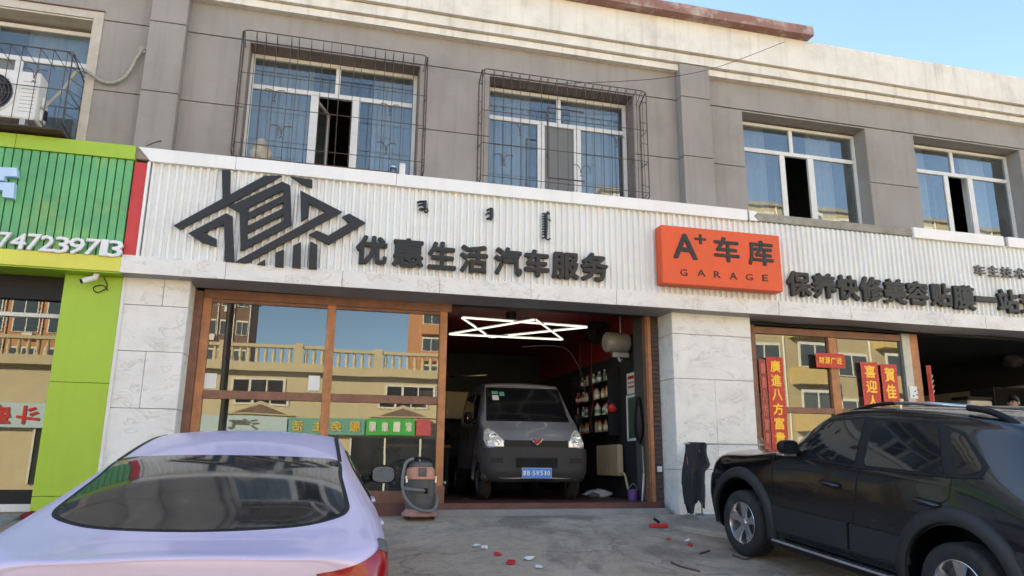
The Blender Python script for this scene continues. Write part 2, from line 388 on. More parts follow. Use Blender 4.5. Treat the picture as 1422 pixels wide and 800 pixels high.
# cornice, parapet and the worn red roof edge
def ledge(name, x0, x1, yf, yb, z0, z1, material, wob=.004, step=.9):
    """a long rendered band with a slightly uneven face"""
    n = max(2, int((x1-x0)/step)); rows = [[], [], [], []]
    for i in range(n+1):
        x = x0+(x1-x0)*i/n; d = random.uniform(-wob, wob); e = random.uniform(-wob, wob)
        rows[0].append((x, yb, z0)); rows[1].append((x, yf+d, z0+e)); rows[2].append((x, yf+d*.5, z1+e)); rows[3].append((x, yb, z1))
    mb = MB().grid(rows)
    for i in (0, n): mb.add([rows[k][i] for k in range(4)], [(0, 1, 2, 3)])
    return mb.build(name, material, B, bevel=0)
ledge('cornice', -45, 18, .0, .5, 6.992, 7.098, 'cornice_white')
ledge('cornice_shadow_gap', -45, 18, .03, .5, 7.098, 7.118, 'cornice_white')
ledge('cornice', -45, 18, -.06, .5, 7.118, 7.275, 'cornice_white', .006)
ledge('cornice_shadow_gap', -45, 18, -.03, .5, 7.275, 7.297, 'cornice_white')
ledge('parapet', -45, 18, -.12, .35, 7.297, 7.858, 'cornice_white', .006)
def roof_edge():
    rows = [[], [], [], []]; n = 90
    for i in range(n+1):
        x = -45+(7.84+45)*i/n; j = random.uniform(-.004, .004)
        rows[0].append((x, .6, 7.862)); rows[1].append((x, -.30+j, 7.862+random.uniform(-.004, .004))); rows[2].append((x, -.30-j, 8.035+j)); rows[3].append((x, .6, 8.045))
    mb = MB().grid(rows)
    for i in (0, n): mb.add([rows[k][i] for k in range(4)], [(0, 1, 2, 3)])
    mb.build('roof_edge', 'roof_red', B)
roof_edge()
box('roof', 'concrete', B, -45, 18, .35, 9, 7.2, 7.32)
box('wall', 'grey_paint', B, -45, 18, 8.8, 9, 0, 7.2)
box('wall', 'grey_paint', B, -45.2, -45, .1, 9, 0, 7.3)
box('wall', 'grey_paint', B, 18, 18.2, .1, 9, 0, 7.3)
box('floor_slab', 'dark_room', B, -45, 18, .62, 8.8, 4.0, 4.3)
box('room_wall', 'dark_room', B, -45, 18, 5.0, 5.1, 4.3, 7.2)
for x in (-2.3, 1.7, 5.65, 9.5): box('room_wall', 'dark_room', B, x-.06, x+.06, .62, 5.0, 4.3, 7.2)

def bar(mb, x0, x1, z0, z1, y0, y1): mb.box(x0, x1, y0, y1, z0, z1)
def window(x0, x1, z0, z1, yf, fr=.055, material='pvc_white', split=.51, m1=(.36, .40), m2=(.62, .66), tz=.25, mid='open', g='glass_up'):
    h = z1-z0; wd = x1-x0; zt = z1-h*tz
    o = MB()
    for a in ((x0, x1, z1-fr, z1), (x0, x1, z0, z0+fr), (x0, x0+fr, z0, z1), (x1-fr, x1, z0, z1)):
        pass
    o.box(x0, x1, yf, yf+.07, z1-fr, z1).box(x0, x1, yf, yf+.07, z0, z0+fr).box(x0, x0+fr, yf, yf+.07, z0+fr, z1-fr).box(x1-fr, x1, yf, yf+.07, z0+fr, z1-fr)
    wn = o.build('window', material, B)
    box('transom', material, wn, x0+fr, x1-fr, yf+.005, yf+.065, zt-.035, zt+.035, bevel=.004)
    xm = x0+wd*split
    box('mullion', material, wn, xm-.035, xm+.035, yf+.008, yf+.062, zt+.035, z1-fr, bevel=.004)
    a0, a1 = x0+wd*m1[0], x0+wd*m1[1]; b0, b1 = x0+wd*m2[0], x0+wd*m2[1]
    box('mullion', material, wn, a0, a1, yf+.008, yf+.062, z0+fr, zt-.035, bevel=.004)
    box('mullion', material, wn, b0, b1, yf+.008, yf+.062, z0+fr, zt-.035, bevel=.004)
    for p, q, r, s in ((x0+fr, xm-.035, zt+.035, z1-fr), (xm+.035, x1-fr, zt+.035, z1-fr), (x0+fr, a0, z0+fr, zt-.035), (b1, x1-fr, z0+fr, zt-.035)):
        dy = random.uniform(-.004, .004)
        pa = MB().add([(p-.01, yf+.035, r-.01), (q+.01, yf+.035+dy, r-.01), (q+.01, yf+.035+dy, s+.01), (p-.01, yf+.035, s+.01)], [(0, 1, 2, 3)]).build('pane', g, wn)
    if mid == 'open':                    # casement sash swung into the room
        pvx, pvy, n = a1, yf+.06, b0-a1; an = R(68)
        T = lambda x, y: (pvx+x*math.cos(an)-y*math.sin(an), pvy+x*math.sin(an)+y*math.cos(an))
        sb = MB()
        for (p, q, r, s) in ((0, .045, z0+fr, zt-.04), (n-.045, n, z0+fr, zt-.04), (.045, n-.045, z0+fr, z0+fr+.045), (.045, n-.045, zt-.085, zt-.04)):
            vs = []
            for zz in (r, s):
                for xx, yy in ((p, 0), (q, 0), (q, .04), (p, .04)): vs.append((*T(xx, yy), zz))
            sb.add(vs, [(0, 1, 2, 3), (4, 5, 6, 7), (0, 1, 5, 4), (1, 2, 6, 5), (2, 3, 7, 6), (3, 0, 4, 7)])
        sb.build('sash', material, wn)
        MB().add([(*T(.04, .02), z0+fr+.04), (*T(n-.04, .02), z0+fr+.04), (*T(n-.04, .02), zt-.08), (*T(.04, .02), zt-.08)], [(0, 1, 2, 3)]).build('pane', g, wn)
        e = MB()
        for p, q in ((a1, a1+.028), (b0-.028, b0)): e.box(p, q, yf+.012, yf+.058, z0+fr, zt-.035)
        e.build('sash_stop', material, wn)
    else:
        MB().add([(a1, yf+.045, z0+fr), (b0, yf+.045, z0+fr), (b0, yf+.045, zt-.035), (a1, yf+.045, zt-.035)], [(0, 1, 2, 3)]).build('insect_screen', mid, wn)
    return wn
mat('curtain', (.55, .58, .60), .9, var=.1)
mat('screen', (.16, .17, .17), .8, var=.05)
YF = .40
ws = [window(W[0][0]+.02, W[0][1]-.02, 4.45, 6.44, YF, split=.5, mid='screen'),
      window(W[1][0]+.01, W[1][1]-.01, 4.45, 6.475, YF, split=.513, m1=(.36, .395), m2=(.62, .655)),
      window(W[2][0]+.01, W[2][1]-.02, 4.45, 6.455, YF, split=.51, m1=(.36, .41), m2=(.617, .667), mid='screen'),
      window(W[3][0]+.02, W[3][1]-.02, 4.45, 6.455, YF, .05, split=.46, m1=(.355, .385), m2=(.60, .635)),
      window(W[4][0]+.02, W[4][1]-.02, 4.45, 6.46, YF, .05, split=.46, m1=(.36, .39), m2=(.60, .635))]
for (x0, x1), cl in zip(W, ('pvc_beige', 'reveal_brown', 'reveal_brown', 'grey_paint', 'grey_paint')):
    # rendered lining of the opening
    box('window_reveal', cl, B, x0, x1, YW+.006, YF+.10, 6.485, 6.5085)
    box('window_reveal', cl, B, x0, x0+.012, YW+.006, YF+.10, 4.36, 6.484)
    box('window_reveal', cl, B, x1-.012, x1, YW+.006, YF+.10, 4.36, 6.484)
    box('window_sill', 'stain_concrete', B, x0, x1, YW-.02, YF+.1, 4.36, 4.45)
def curtain(x0, x1, y=.66, seed=0):
    rnd = random.Random(seed); n = int((x1-x0)/.02); ph = rnd.uniform(0, 6)
    f = [(x0+(x1-x0)*k/n, y+.028*math.sin(k*.62+ph)+.014*math.sin(k*.27+ph*2)) for k in range(n+1)]
    return MB().grid([[(a, b, z) for a, b in f] for z in (4.36, 5.4, 6.6)]).build('curtain', 'curtain', B, smooth=True)
for i, (a, b) in enumerate(((-1.2, -.35), (.55, 1.15), (2.3, 3.05), (3.75, 4.6), (6.65, 7.35), (8.2, 8.75), (10.1, 10.75), (11.6, 12.1), (-4.2, -3.3))): curtain(a, b, seed=i)
# trim round the leftmost window
box('window_trim', 'pvc_beige', B, W[0][1], W[0][1]+.12, YW-.015, YW+.0, 4.4, 6.62)
box('window_trim', 'pvc_beige', B, W[0][0], W[0][1], YW-.013, YW+.0, 6.51, 6.62)
box('window_trim', 'rust_tray', B, W[0][0], W[0][1]+.13, YW-.03, YW-.016, 6.62, 6.635)

# ---------------------------------------------------------------- stone pillars
def stone_pillar(x0, x1, rows, side_left):
    pl = box('stone_pillar', 'joint_dark', B, x0+.02, x1-.02, .02, DY+.1, -.1, 2.96)
    for (z0, z1, cuts) in rows:
        cs = [x0]+[x0+(x1-x0)*c for c in cuts]+[x1]
        for i in range(len(cs)-1):
            d = random.uniform(-.006, .006)
            MB().box(cs[i]+(.003 if i else 0), cs[i+1]-.003, d, .03, z0+.003, z1-.003).build('stone_slab', 'stone_white', pl, bevel=.004)
        xa, xb = (x0, x0+.018) if side_left else (x1-.018, x1)
        MB().box(xa, xb, .033, DY+.1, z0+.003, z1-.003).build('stone_slab', 'stone_white', pl, bevel=.003)
    return pl
stone_pillar(5.09, 6.42, ((-.1, .62, (.5,)), (.62, 1.93, (.5,)), (1.93, 2.60, ()), (2.60, 2.95, ())), True)
stone_pillar(-2.43, -1.655, ((-.1, .55, (.5,)), (.55, 1.30, ()), (1.30, 2.0, (.45,)), (2.0, 2.58, ()), (2.58, 2.95, (.6,))), False)
MB().box(-2.445, -2.405, -.012, .0, .2, 2.93).build('edge_trim', 'pvc_white', B)
# brick jamb beside the garage opening
jb = box('brick_jamb', 'joint_dark', B, 4.90, 5.108, DY+.03, 1.0, .0, 2.96)
def jamb_bricks():
    me = MB().box(-.098, .098, 0, .1, 0, .060).mesh('brick', 'brick_dark', bevel=.004)
    for k in range(41):
        o = link('brick', me, jb); o.location = (5.004+random.uniform(-.002, .002), DY+.018+random.uniform(-.004, .004), .05+k*.071)
jamb_bricks()

# ---------------------------------------------------------------- rooms behind the openings
def room(x0, x1, y0, y1, z0, z1, lo, hi, split, ceil):
    for nm, a in (('room_wall', (x0-.1, x0, y0, y1)), ('room_wall', (x1, x1+.1, y0, y1)), ('room_wall', (x0, x1, y1, y1+.1))):
        box(nm, lo, B, *a, z0, split); box(nm, hi if a[2] == y0 else 'black_wall', B, *a, split, z1)
    box('ceiling', ceil, B, x0-.1, x1+.1, y0, y1+.1, z1, z1+.1)
room(-1.62, 4.95, DY+.12, 6.5, .15, 3.12, 'black_wall', 'garage_red', 2.5, 'garage_red')
mat('bay_wall', (.42, .41, .38), .8, var=.2, scale=2)
room(6.42, 15, .35, 6.5, .1, 3.1, 'bay_wall', 'black_wall', 2.45, 'black_wall')
mat('shop_wall', (.22, .24, .24), .8, var=.15)
room(-10, -3.12, .32, 5.0, .08, 3.0, 'shop_wall', 'shop_wall', 2.2, 'shop_wall')
# lintel boards over the doors
box('lintel', 'black_plastic', B, -1.655, 5.09, DY-.06, DY+.12, 2.93, 3.0)
box('lintel', 'black_plastic', B, 6.42, 15, .22, .4, 2.86, 3.0)
box('lintel', 'black_plastic', B, -10, -3.1, .22, .4, 2.62, 3.0)

# ================================================================ shopfront glazing
def pane(name, g, par, x0, x1, y, z0, z1):
    a, b = random.uniform(-.003, .003), random.uniform(-.003, .003)          # each pane sits a hair out of true
    return MB().add([(x0, y-a-b, z0), (x1, y+a-b, z0), (x1, y+a+b, z1), (x0, y-a+b, z1)], [(0, 1, 2, 3)]).build(name, g, par)
G = thing('garage_glazing', 'orange wooden framed glass door panels left of the open garage', 'glass door', (.1, DY, .1))
xa, xb, xc, xd, xe, xf, xg = (F(272, 422, DY).x, F(283, 422, DY).x, F(295, 422, DY).x, F(455, 430, DY).x, F(467, 430, DY).x, F(611, 433, DY).x, F(621, 433, DY).x)
box('jamb', 'wood_brown', G, xa-.05, xb-.004, DY-.04, DY+.07, .10, 2.90, bevel=.004)
box('jamb', 'black_plastic', G, -1.652, xa-.054, DY-.0, DY+.07, .10, 2.90)
for a, b in ((xb, xc), (xd, xe), (xf, xg)): box('post', 'wood_orange', G, a, b, DY-.06, DY+.06, .10, 2.80, bevel=.005)
box('top_rail', 'wood_brown', G, xb, xg+.06, DY-.05, DY+.07, 2.80, 2.925, bevel=.004)
for a, b in ((xc, xd), (xe, xf)):
    box('rail', 'wood_brown', G, a, b, DY-.045, DY+.045, 1.475, 1.585, bevel=.004)
    box('rail', 'wood_brown', G, a, b, DY-.045, DY+.045, .13, .31, bevel=.004)
    box('rail', 'wood_brown', G, a, b, DY-.04, DY+.045, 2.755, 2.796)
    pane('pane', 'glass_shop', G, a-.003, b+.003, DY-.01, .31, 1.475); pane('pane', 'glass_shop', G, a-.003, b+.003, DY-.01, 1.585, 2.755)
MB().tube([(xg+.01, DY-.07, .42), (xg+.03, DY-.09, .42)], .02, 8).build('bolt', 'steel_grey', G)
box('hinge_block', 'wood_brown', G, xf-.01, xg+.02, DY-.075, DY-.062, .12, .38, bevel=.003)
for u, v in ((292, 529), (436, 532)):
    p = F(u, v, DY-.02); tag(box('paper_note', 'paper', None, p.x-.075, p.x+.075, DY-.018, DY-.014, p.z-.10, p.z+.10), 'small white paper note taped to the left edge of the glazing' if u < 300 else 'small white paper note on the glass near the middle post', 'note')
# post on the right side of the opening
P2 = thing('garage_door_post', 'brown wooden post on the right side of the garage opening', 'post', (4.9, DY, .1))
x0, x1 = F(894, 456, DY).x, F(901, 456, DY).x
box('post', 'wood_brown', P2, x0, x1+.005, DY-.04, DY+.08, .1, 2.93, bevel=.005)
box('strip', 'wood_orange', P2, x0+.03, x1, DY-.055, DY-.041, .1, 2.9, bevel=.003)
box('latch', 'paper', P2, 4.985, 5.06, DY-.0, DY+.016, .58, .66)
# right hand shopfront
yR = .30
G2 = thing('shop_glazing', 'orange framed glass shopfront with red couplets behind the black car', 'shop window', (8, yR, .1))
xs = [F(1046, 470, yR).x-.04, F(1147, 468, yR).x, F(1158, 468, yR).x, F(1247, 458, yR).x, F(1259, 465, yR).x, F(1270, 465, yR).x]
box('jamb', 'wood_brown', G2, 6.424, xs[0]+.05, yR-.04, yR+.06, .1, 2.86)
box('post', 'wood_orange', G2, xs[1], xs[2], yR-.05, yR+.05, .1, 2.725, bevel=.005)
box('post', 'steel_grey', G2, xs[3], xs[4]-.003, yR-.06, yR+.08, .1, 2.95, bevel=.006)
box('post', 'wood_orange', G2, xs[4], xs[5], yR-.05, yR+.06, .1, 2.9, bevel=.005)
box('top_rail', 'wood_brown', G2, xs[0], xs[3]-.004, yR-.045, yR+.06, 2.73, 2.84, bevel=.004)
for a, b in ((xs[0]+.05, xs[1]), (xs[2], xs[3])):
    box('rail', 'wood_brown', G2, a, b, yR-.045, yR+.045, 1.49, 1.58, bevel=.004)
    box('rail', 'wood_brown', G2, a, b, yR-.045, yR+.045, .12, .3, bevel=.004)
    pane('pane', 'glass_shop', G2, a, b, yR, .3, 1.49); pane('pane', 'glass_shop', G2, a, b, yR, 1.58, 2.73)
box('mullion', 'black_plastic', G2, F(1208, 472, yR+.1).x, F(1218, 472, yR+.1).x, yR+.08, yR+.16, .1, 2.73)
box('sticker', 'paper', G2, xs[3]+.03, xs[4]+.02, yR-.072, yR-.063, 1.78, 1.98)
for k, (dx, dz) in enumerate(((.05, .03), (.12, .05), (.09, .11), (.15, .13))):
    box('sticker_print', 'letter_black', G2, xs[3]+.03+dx, xs[3]+.06+dx, yR-.075, yR-.0725, 1.78+dz, 1.80+dz)
# left hand shop window with white rails
G3 = thing('green_shop_window', 'dark shop window with white rail beside the lime green pillar', 'shop window', (-5, .3, .1))
box('rail', 'pvc_white', G3, -9.9, -3.12, .25, .33, 2.40, 2.452, bevel=.004)
box('rail', 'pvc_white', G3, -9.9, -3.12, .22, .36, .08, .17, bevel=.006)
box('rail', 'black_plastic', G3, -9.9, -3.12, .25, .33, .172, .33)
box('post', 'black_plastic', G3, -3.16, -3.105, .24, .34, .1, 2.62)
box('post', 'black_plastic', G3, -6.3, -6.2, .24, .34, .1, 2.62)
for a, b in ((-6.2, -3.16), (-9.9, -6.3)):
    pane('pane', 'glass_green', G3, a, b, .30, .33, 2.40); pane('pane', 'glass_green', G3, a, b, .30, 2.455, 2.62)

box('wall', 'grey_paint', B, -45, -10.1, .1, .6, 0, 2.97)

# ================================================================ white shop sign
YS = -.22
S = thing('shop_sign', 'long white corrugated shop sign with black lettering above the garages', 'sign', (4, YS, 2.93))
XL = F(208, 223, YS).x; XR = 17.0
def corrugated():
    xs = []; p = .094; x = XL+.02
    while x < XR:
        for dx, dy in ((0, .034), (.014, .0), (.040, .0), (.054, .034), (.080, .034)): xs.append((x+dx, dy))
        x += p
    rows = [[(x, YS+.028+d, z) for x, d in xs] for z in (3.14, 4.43)]
    return MB().grid(rows).build('corrugated_sheet', 'corrugated', S)
corrugated()
box('backing', 'soffit_grey', S, XL, XR, YS+.075, -.0, 3.1, 4.44)
box('ledge', 'stain_concrete', S, -10, XR, YS+.02, .1, 4.44, 4.578, bevel=.012)
def strip(u0, u1, first=False):
    a = F(u0, 330-.1*(1000-u0), YS).x if not isinstance(u0, float) else u0
    b = F(u1, 330-.1*(1000-u1), YS).x if not isinstance(u1, float) else u1
    d = random.uniform(-.004, .004)
    if first: return MB().prism([(XL-.15, 4.592), (XL+.012, 4.412), (b-.002, 4.412), (b-.002, 4.592)], YS-.02, .1).build('top_strip', 'white_panel', S, bevel=.004)
    return MB().box(a+.002, b-.002, YS-.02+d, .1, 4.412+d, 4.592+d).build('top_strip', 'white_panel', S, bevel=.004)
strip(208, 324, True); strip(324, 549); strip(549, 794); strip(794, 1040)
strip(1272, 1398); strip(1404, 1520); strip(1520, 17.0)
MB().prism([(F(1040, 297, YS).x, 4.425), (F(1052, 300, YS).x, 4.425), (F(1046, 300, YS).x, 4.50), (F(1052, 300, YS).x, 4.57), (F(1040, 297, YS).x, 4.58)], YS-.015, YS+.018).build('torn_edge', 'white_panel', S)
cut = [166, 312, 474.5, 610, 737, 856, 970, 1082, 1182, 1276, 1369.6, 1470, 1570]
cx = [F(c, 378+.0655*(c-166), YS).x for c in cut] + [XR]
for i in range(len(cx)-1):
    d = random.uniform(-.004, .004)
    MB().box(cx[i]+.002, cx[i+1]-.002, YS-.012+d, -.05, 2.93, 3.158).build('lower_panel', 'white_panel' if False else 'stone_white', S, bevel=.003)
# the grey sheet that closes the underside, sagging to the right
def soffit():
    rows = [[], [], []]
    n = 90
    for i in range(n+1):
        x = -2.43+(XR+2.43)*i/n
        sag = .0 if x < 6.4 else .05*sm(6.5, 7.6, x)*(1+.6*math.sin(x*2.1))
        for k, (yy, q) in enumerate(((YS+.0, 0), (.0, 1), (DY-.07 if x < 6.4 else .21, .4))): rows[k].append((x, yy, 2.924-sag*q-.008*math.sin(x*1.3)*(k > 0)))
    MB().grid(rows).build('underside_sheet', 'soffit_grey', S, smooth=True)
soffit()
box('end_flange', 'white_panel', S, XL-.02, XL+.012, YS+.0, .0, 3.16, 4.41)

YL = YS+.020                               # letters stand just off the ribs
def chars(items, y, depth, material, par, ox, oy, k, bold, shrink=1.2):
    for ch, x0, y0, x1, y1 in items:
        a, b, c, d = prect(ox+x0/k, oy+y0/k+shrink, ox+x1/k, oy+y1/k-shrink, y)
        letter(ch, a, b, c, d, y, depth, material, par, bold)
chars([('优', 45, 212, 188, 350), ('惠', 210, 225, 352, 362), ('生', 370, 240, 498, 372), ('活', 513, 255, 640, 388), ('汽', 668, 265, 793, 400), ('车', 803, 275, 915, 405), ('服', 928, 288, 1050, 415), ('务', 1058, 290, 1180, 425)],
      YL-.06, .05, 'letter_black', S, 480, 260, 3.232, .034)
chars([('保', 545, 228, 633, 328), ('养', 637, 235, 728, 335), ('快', 730, 243, 812, 342), ('修', 815, 248, 900, 348), ('美', 902, 256, 987, 356), ('容', 988, 265, 1070, 360), ('贴', 1078, 272, 1155, 365), ('膜', 1160, 280, 1242, 378), ('一', 1243, 322, 1320, 348), ('站', 1328, 295, 1405, 390), ('式', 1412, 300, 1490, 395)],
      YL-.06, .05, 'letter_black', S, 890, 290, 2.673, .034)
mat('letter_grey', (.13, .12, .11), .5, var=.2)
chars([('车', 1240, 205, 1280, 250), ('主', 1292, 208, 1330, 253), ('技', 1340, 213, 1380, 257), ('术', 1388, 217, 1428, 262)], YL-.04, .03, 'letter_grey', S, 890, 290, 2.673, .022)
# the black emblem, stroke by stroke (crop coordinates / 5)
LOGO = [[(340, 78), (400, 85), (398, 262), (345, 290)], [(5, 465), (345, 278), (640, 118), (757, 120), (405, 310), (380, 325), (50, 490)],
        [(108, 518), (372, 380), (413, 402), (428, 722), (362, 716), (355, 455), (215, 515), (303, 560), (303, 610), (200, 580)],
        [(385, 330), (440, 310), (760, 160), (815, 187), (770, 218), (520, 345), (462, 372)], [(505, 385), (775, 250), (775, 300), (505, 432)], [(505, 475), (775, 340), (780, 385), (505, 525)], [(505, 572), (780, 425), (826, 458), (480, 640)],
        [(462, 360), (518, 340), (520, 600), (470, 642)], [(766, 180), (816, 187), (826, 462), (768, 480)],
        [(885, 222), (1175, 370), (505, 728), (432, 718), (1062, 370), (945, 310), (940, 402), (890, 435)], [(815, 122), (970, 148), (968, 200), (900, 175)],
        [(1175, 405), (1225, 382), (1338, 445), (1085, 595), (945, 528), (1000, 500), (1080, 535), (1230, 445)],
        [(585, 735), (640, 700), (642, 742)], [(712, 655), (772, 630), (768, 755), (708, 750)], [(835, 605), (890, 580), (888, 762), (828, 755)], [(952, 575), (1005, 600), (1000, 768), (942, 765)]]
for i, poly in enumerate(LOGO):
    y = YL-.045-.0022*i
    MB().prism([(p.x, p.z) for p in (F(240+a/5, 220+b/5, y) for a, b in poly)], y, YL-.003-.0006*i).build('emblem_stroke', 'letter_black', S)
# small vertical Mongolian script
def script(strokes, ox, oy, k):
    for i, (pts, r) in enumerate(strokes):
        y = YL-.018-.002*i
        q = [F(ox+a/k, oy+b/k, y) for a, b in pts]
        MB().tube(q, r, 6).build('script_stroke', 'letter_black', S)
script([([(188, 55), (186, 120), (176, 135)], .024), ([(120, 70), (155, 62), (186, 62)], .017), ([(128, 98), (158, 88), (186, 90)], .014), ([(135, 135), (150, 120), (180, 128), (150, 140)], .014), ([(180, 125), (205, 125), (212, 142), (195, 155), (178, 145)], .014)], 560, 270, 6.18)
script([([(756, 118), (757, 195), (745, 215)], .026), ([(715, 140), (735, 128), (756, 125)], .015), ([(708, 178), (725, 160), (752, 160)], .015), ([(715, 212), (735, 205), (752, 212)], .018)], 560, 270, 6.18)
script([([(1225, 165), (1226, 280), (1222, 370)], .026), ([(1226, 170), (1240, 150), (1252, 172)], .018)] +
       [([(1192+2*(j % 2), 170+22*j), (1208, 164+22*j), (1224, 172+22*j)], .013) for j in range(9)] + [([(1245, 210), (1258, 222), (1262, 232)], .013), ([(1190, 378), (1215, 370), (1240, 390), (1262, 378)], .014)], 560, 270, 6.18)

# orange box sign
O = thing('orange_sign', 'orange box sign reading A+ GARAGE on the white corrugated fascia', 'sign', (5.8, -.3, 3.25))
YO = -.40
ox0, ox1, oz0, oz1 = 4.775, 6.772, 3.262, 4.152
MB().box(ox0, ox1, YO, YS+.02, oz0, oz1).build('box', 'orange_sign', O, bevel=.006)
chars([('A', 120, 90, 210, 188), ('+', 200, 92, 243, 132), ('车', 272, 103, 366, 200), ('库', 398, 115, 492, 213)], YO-.012, .016, 'letter_black', O, 890, 290, 2.673, .028, .8)
chars([('G', 147, 222, 173, 250), ('A', 210, 224, 240, 252), ('R', 272, 230, 296, 257), ('A', 330, 235, 358, 263), ('G', 390, 240, 416, 267), ('E', 452, 243, 472, 270)], YO-.008, .012, 'letter_black', O, 890, 290, 2.673, .015, .5)

# ================================================================ green neighbour
N_ = thing('green_sign', 'green slatted shop sign with white phone number at the left', 'sign', (-5, YS, 2.93))
xe_ = F(190, 204, YS).x
for a, b in ((-10.5, -6.1), (-6.1, -3.79), (-3.79, xe_)):
    box('top_strip', 'green_lime', N_, a+.002, b-.002, YS-.03, .1, 4.408, 4.594, bevel=.004)
    box('lower_strip', 'green_yellow', N_, a+.002, b-.002, YS-.02, .02, 2.935, 3.125, bevel=.004)
box('backing', 'green_dark', N_, -10.5, xe_-.02, YS+.05, -.0, 3.1, 4.42)
box('underside', 'green_lime', N_, -10.5, xe_, YS+.0, .25, 2.918, 2.933)
sl_me = MB().box(-.042, .042, 0, .05, 3.126, 4.407).mesh('slat', 'green_slat', bevel=.005)
x = xe_-.06
while x > -7.6:
    o = link('slat', sl_me, N_); o.location = (x, YS+.0+random.uniform(-.003, .003), 0); x -= .0965
box('red_strip', 'red_strip', N_, xe_-.004, XL-.024, YS+.03, .0, 3.16, 4.40)
dg = [('7', -6, 405, 40, 470), ('4', 42, 409, 104, 477), ('7', 106, 412, 160, 481), ('2', 158, 418, 216, 486), ('3', 214, 423, 276, 492), ('9', 270, 427, 336, 496), ('7', 336, 432, 396, 500), ('1', 397, 434, 428, 503), ('3', 426, 438, 488, 508)]
for ch, a, b, c, d in dg:
    q = prect(a/2.857, 180+b/2.857+.6, c/2.857, 180+d/2.857-.6, YS-.05)
    letter(ch, *q, YS-.06, .045, 'white_letter', N_, .022, 'digit', .12)
for poly in ([(-60, 150), (70, 155), (72, 190), (22, 188), (20, 206), (-60, 203)], [(-60, 210), (62, 214), (56, 275), (12, 270), (14, 243), (-60, 240)]):
    MB().prism([(p.x, p.z) for p in (F(a/2.857, 180+b/2.857, YS-.06) for a, b in poly)], YS-.09, YS-.002).build('letter', 'blue_letter', N_)
GP = thing('green_pillar', 'lime green panel clad pillar between the two shops', 'pillar', (-2.77, .2, 0))
for z0, z1 in ((.0, .262), (.268, 1.586), (1.592, 2.915)):
    MB().box(-3.10, -2.447, -.006, .30, z0, z1).build('panel', 'green_lime', GP, bevel=.003)
box('core', 'green_dark', GP, -3.09, -2.46, .004, .32, .01, 2.91)

# ================================================================ window cages
def cage(x0, x1, zb, zt, yf, n, rails, label, curls, flat_top=False, bottom=True):
    c = thing('security_grille', label, 'window grille', ((x0+x1)/2, YW, zb), 'iron cages over the first floor windows')
    r = .0048
    if flat_top: pts = [(0, YW, zt), (0, yf, zt), (0, yf, zb+.05), (0, yf+.03, zb+.01), (0, YW, zb)]
    else: pts = [(0, YW, zt-.13), (0, YW-.12, zt-.075), (0, yf+.05, zt-.012), (0, yf+.012, zt-.008), (0, yf, zt-.05), (0, yf, zb+.10), (0, yf+.01, zb+.04), (0, yf+.05, zb), (0, YW-.1, zb-.005)]
    me = MB().tube(pts, r, 5).mesh('bar', 'iron', smooth=True)
    for i in range(n):
        o = link('bar', me, c); o.location = (x0+.04+(x1-x0-.08)*i/(n-1)+random.uniform(-.006, .006), 0, 0); o.rotation_euler = (0, random.uniform(-.004, .004), 0)
    for z in rails:
        MB().tube([(x0, YW, z), (x0, yf-.006, z), ((x0+x1)/2, yf-.009, z+random.uniform(-.006, .006)), (x1, yf-.006, z), (x1, YW, z)], .0058, 5).build('rail', 'iron', c)
    for xx in (x0, x1):                     # heavier end frames with diagonal ties
        MB().tube([(xx, YW-.01, zt-.13), (xx, yf+.06, zt-.03), (xx, yf+.01, zt-.02), (xx, yf, zt-.08), (xx, yf, zb+.06), (xx, YW-.02, zb-.01)], .009, 6).build('end_frame', 'iron', c)
        MB().tube([(xx, YW-.012, zb-.02), (xx, YW-.012, zt-.13)], .008, 6).build('end_frame', 'iron', c)
        for j in range(5):
            z = zb+.2+(zt-zb-.4)*j/4
            MB().tube([(xx, yf, z), (xx, YW-.01, z+.14)], .0048, 5).build('tie', 'iron', c)
    MB().tube([(x0, yf+.0, zt-.06), (x0+.03, yf+.0, zt-.015), (x0+.07, yf, zt), (x1-.07, yf, zt), (x1-.03, yf, zt-.015), (x1, yf, zt-.06)], .008, 6).build('end_frame', 'iron', c)
    for (fx, fz) in curls:
        x = x0+(x1-x0)*fx; z = zb+(zt-zb)*fz
        k = MB()
        for s in (-1, 1):
            k.tube([(x, yf-.012, z-.10), (x+s*.012, yf-.012, z-.02), (x+s*.05, yf-.012, z+.03), (x+s*.12, yf-.012, z+.035), (x+s*.135, yf-.012, z+.015)], .006, 5)
            k.tube([(x, yf-.012, z-.12), (x+s*.02, yf-.012, z-.15)], .006, 5)
        k.build('scroll', 'iron', c)
    if bottom:
        box('tray', 'rust_tray', c, x0, x1-(.35 if bottom == 2 else 0), yf+.01, YW-.012, zb-.035, zb-.012)
    return c
zr = lambda u, v, y: F(u, v, y).z
c2 = cage(F(337, 50, -.13).x, F(594, 90, -.13).x, 4.67, 6.53, -.13, 18, (zr(329.7, 99.7, -.13), zr(325, 143.4, -.13), zr(318.7, 196.6, -.13)), 'rusty iron cage over the window above the black emblem', ((.19, .52), (.80, .52), (.24, .24), (.79, .20)), bottom=2)
cage(F(670, 105, -.13).x, F(897, 133, -.13).x, 4.63, 6.455, -.13, 19, (zr(673, 152.9, -.13), zr(671.6, 198.2, -.13), zr(670, 243.6, -.13)), 'rusty iron cage over the window above the wheel repair lettering'.replace('wheel repair', 'small vertical'), ((.22, .52), (.80, .52), (.13, .24), (.58, .22)), bottom=False)
gate = MB()
for a, b in (((.38, .70), (.60, .70)), ((.38, .10), (.60, .10)), ((.38, .70), (.38, .10))):
    gx0, gx1 = F(670, 105, -.13).x, F(897, 133, -.13).x
    gate.tube([(gx0+(gx1-gx0)*a[0], -.15, 4.62+1.88*a[1]), (gx0+(gx1-gx0)*b[0], -.15, 4.62+1.88*b[1])], .012, 5)
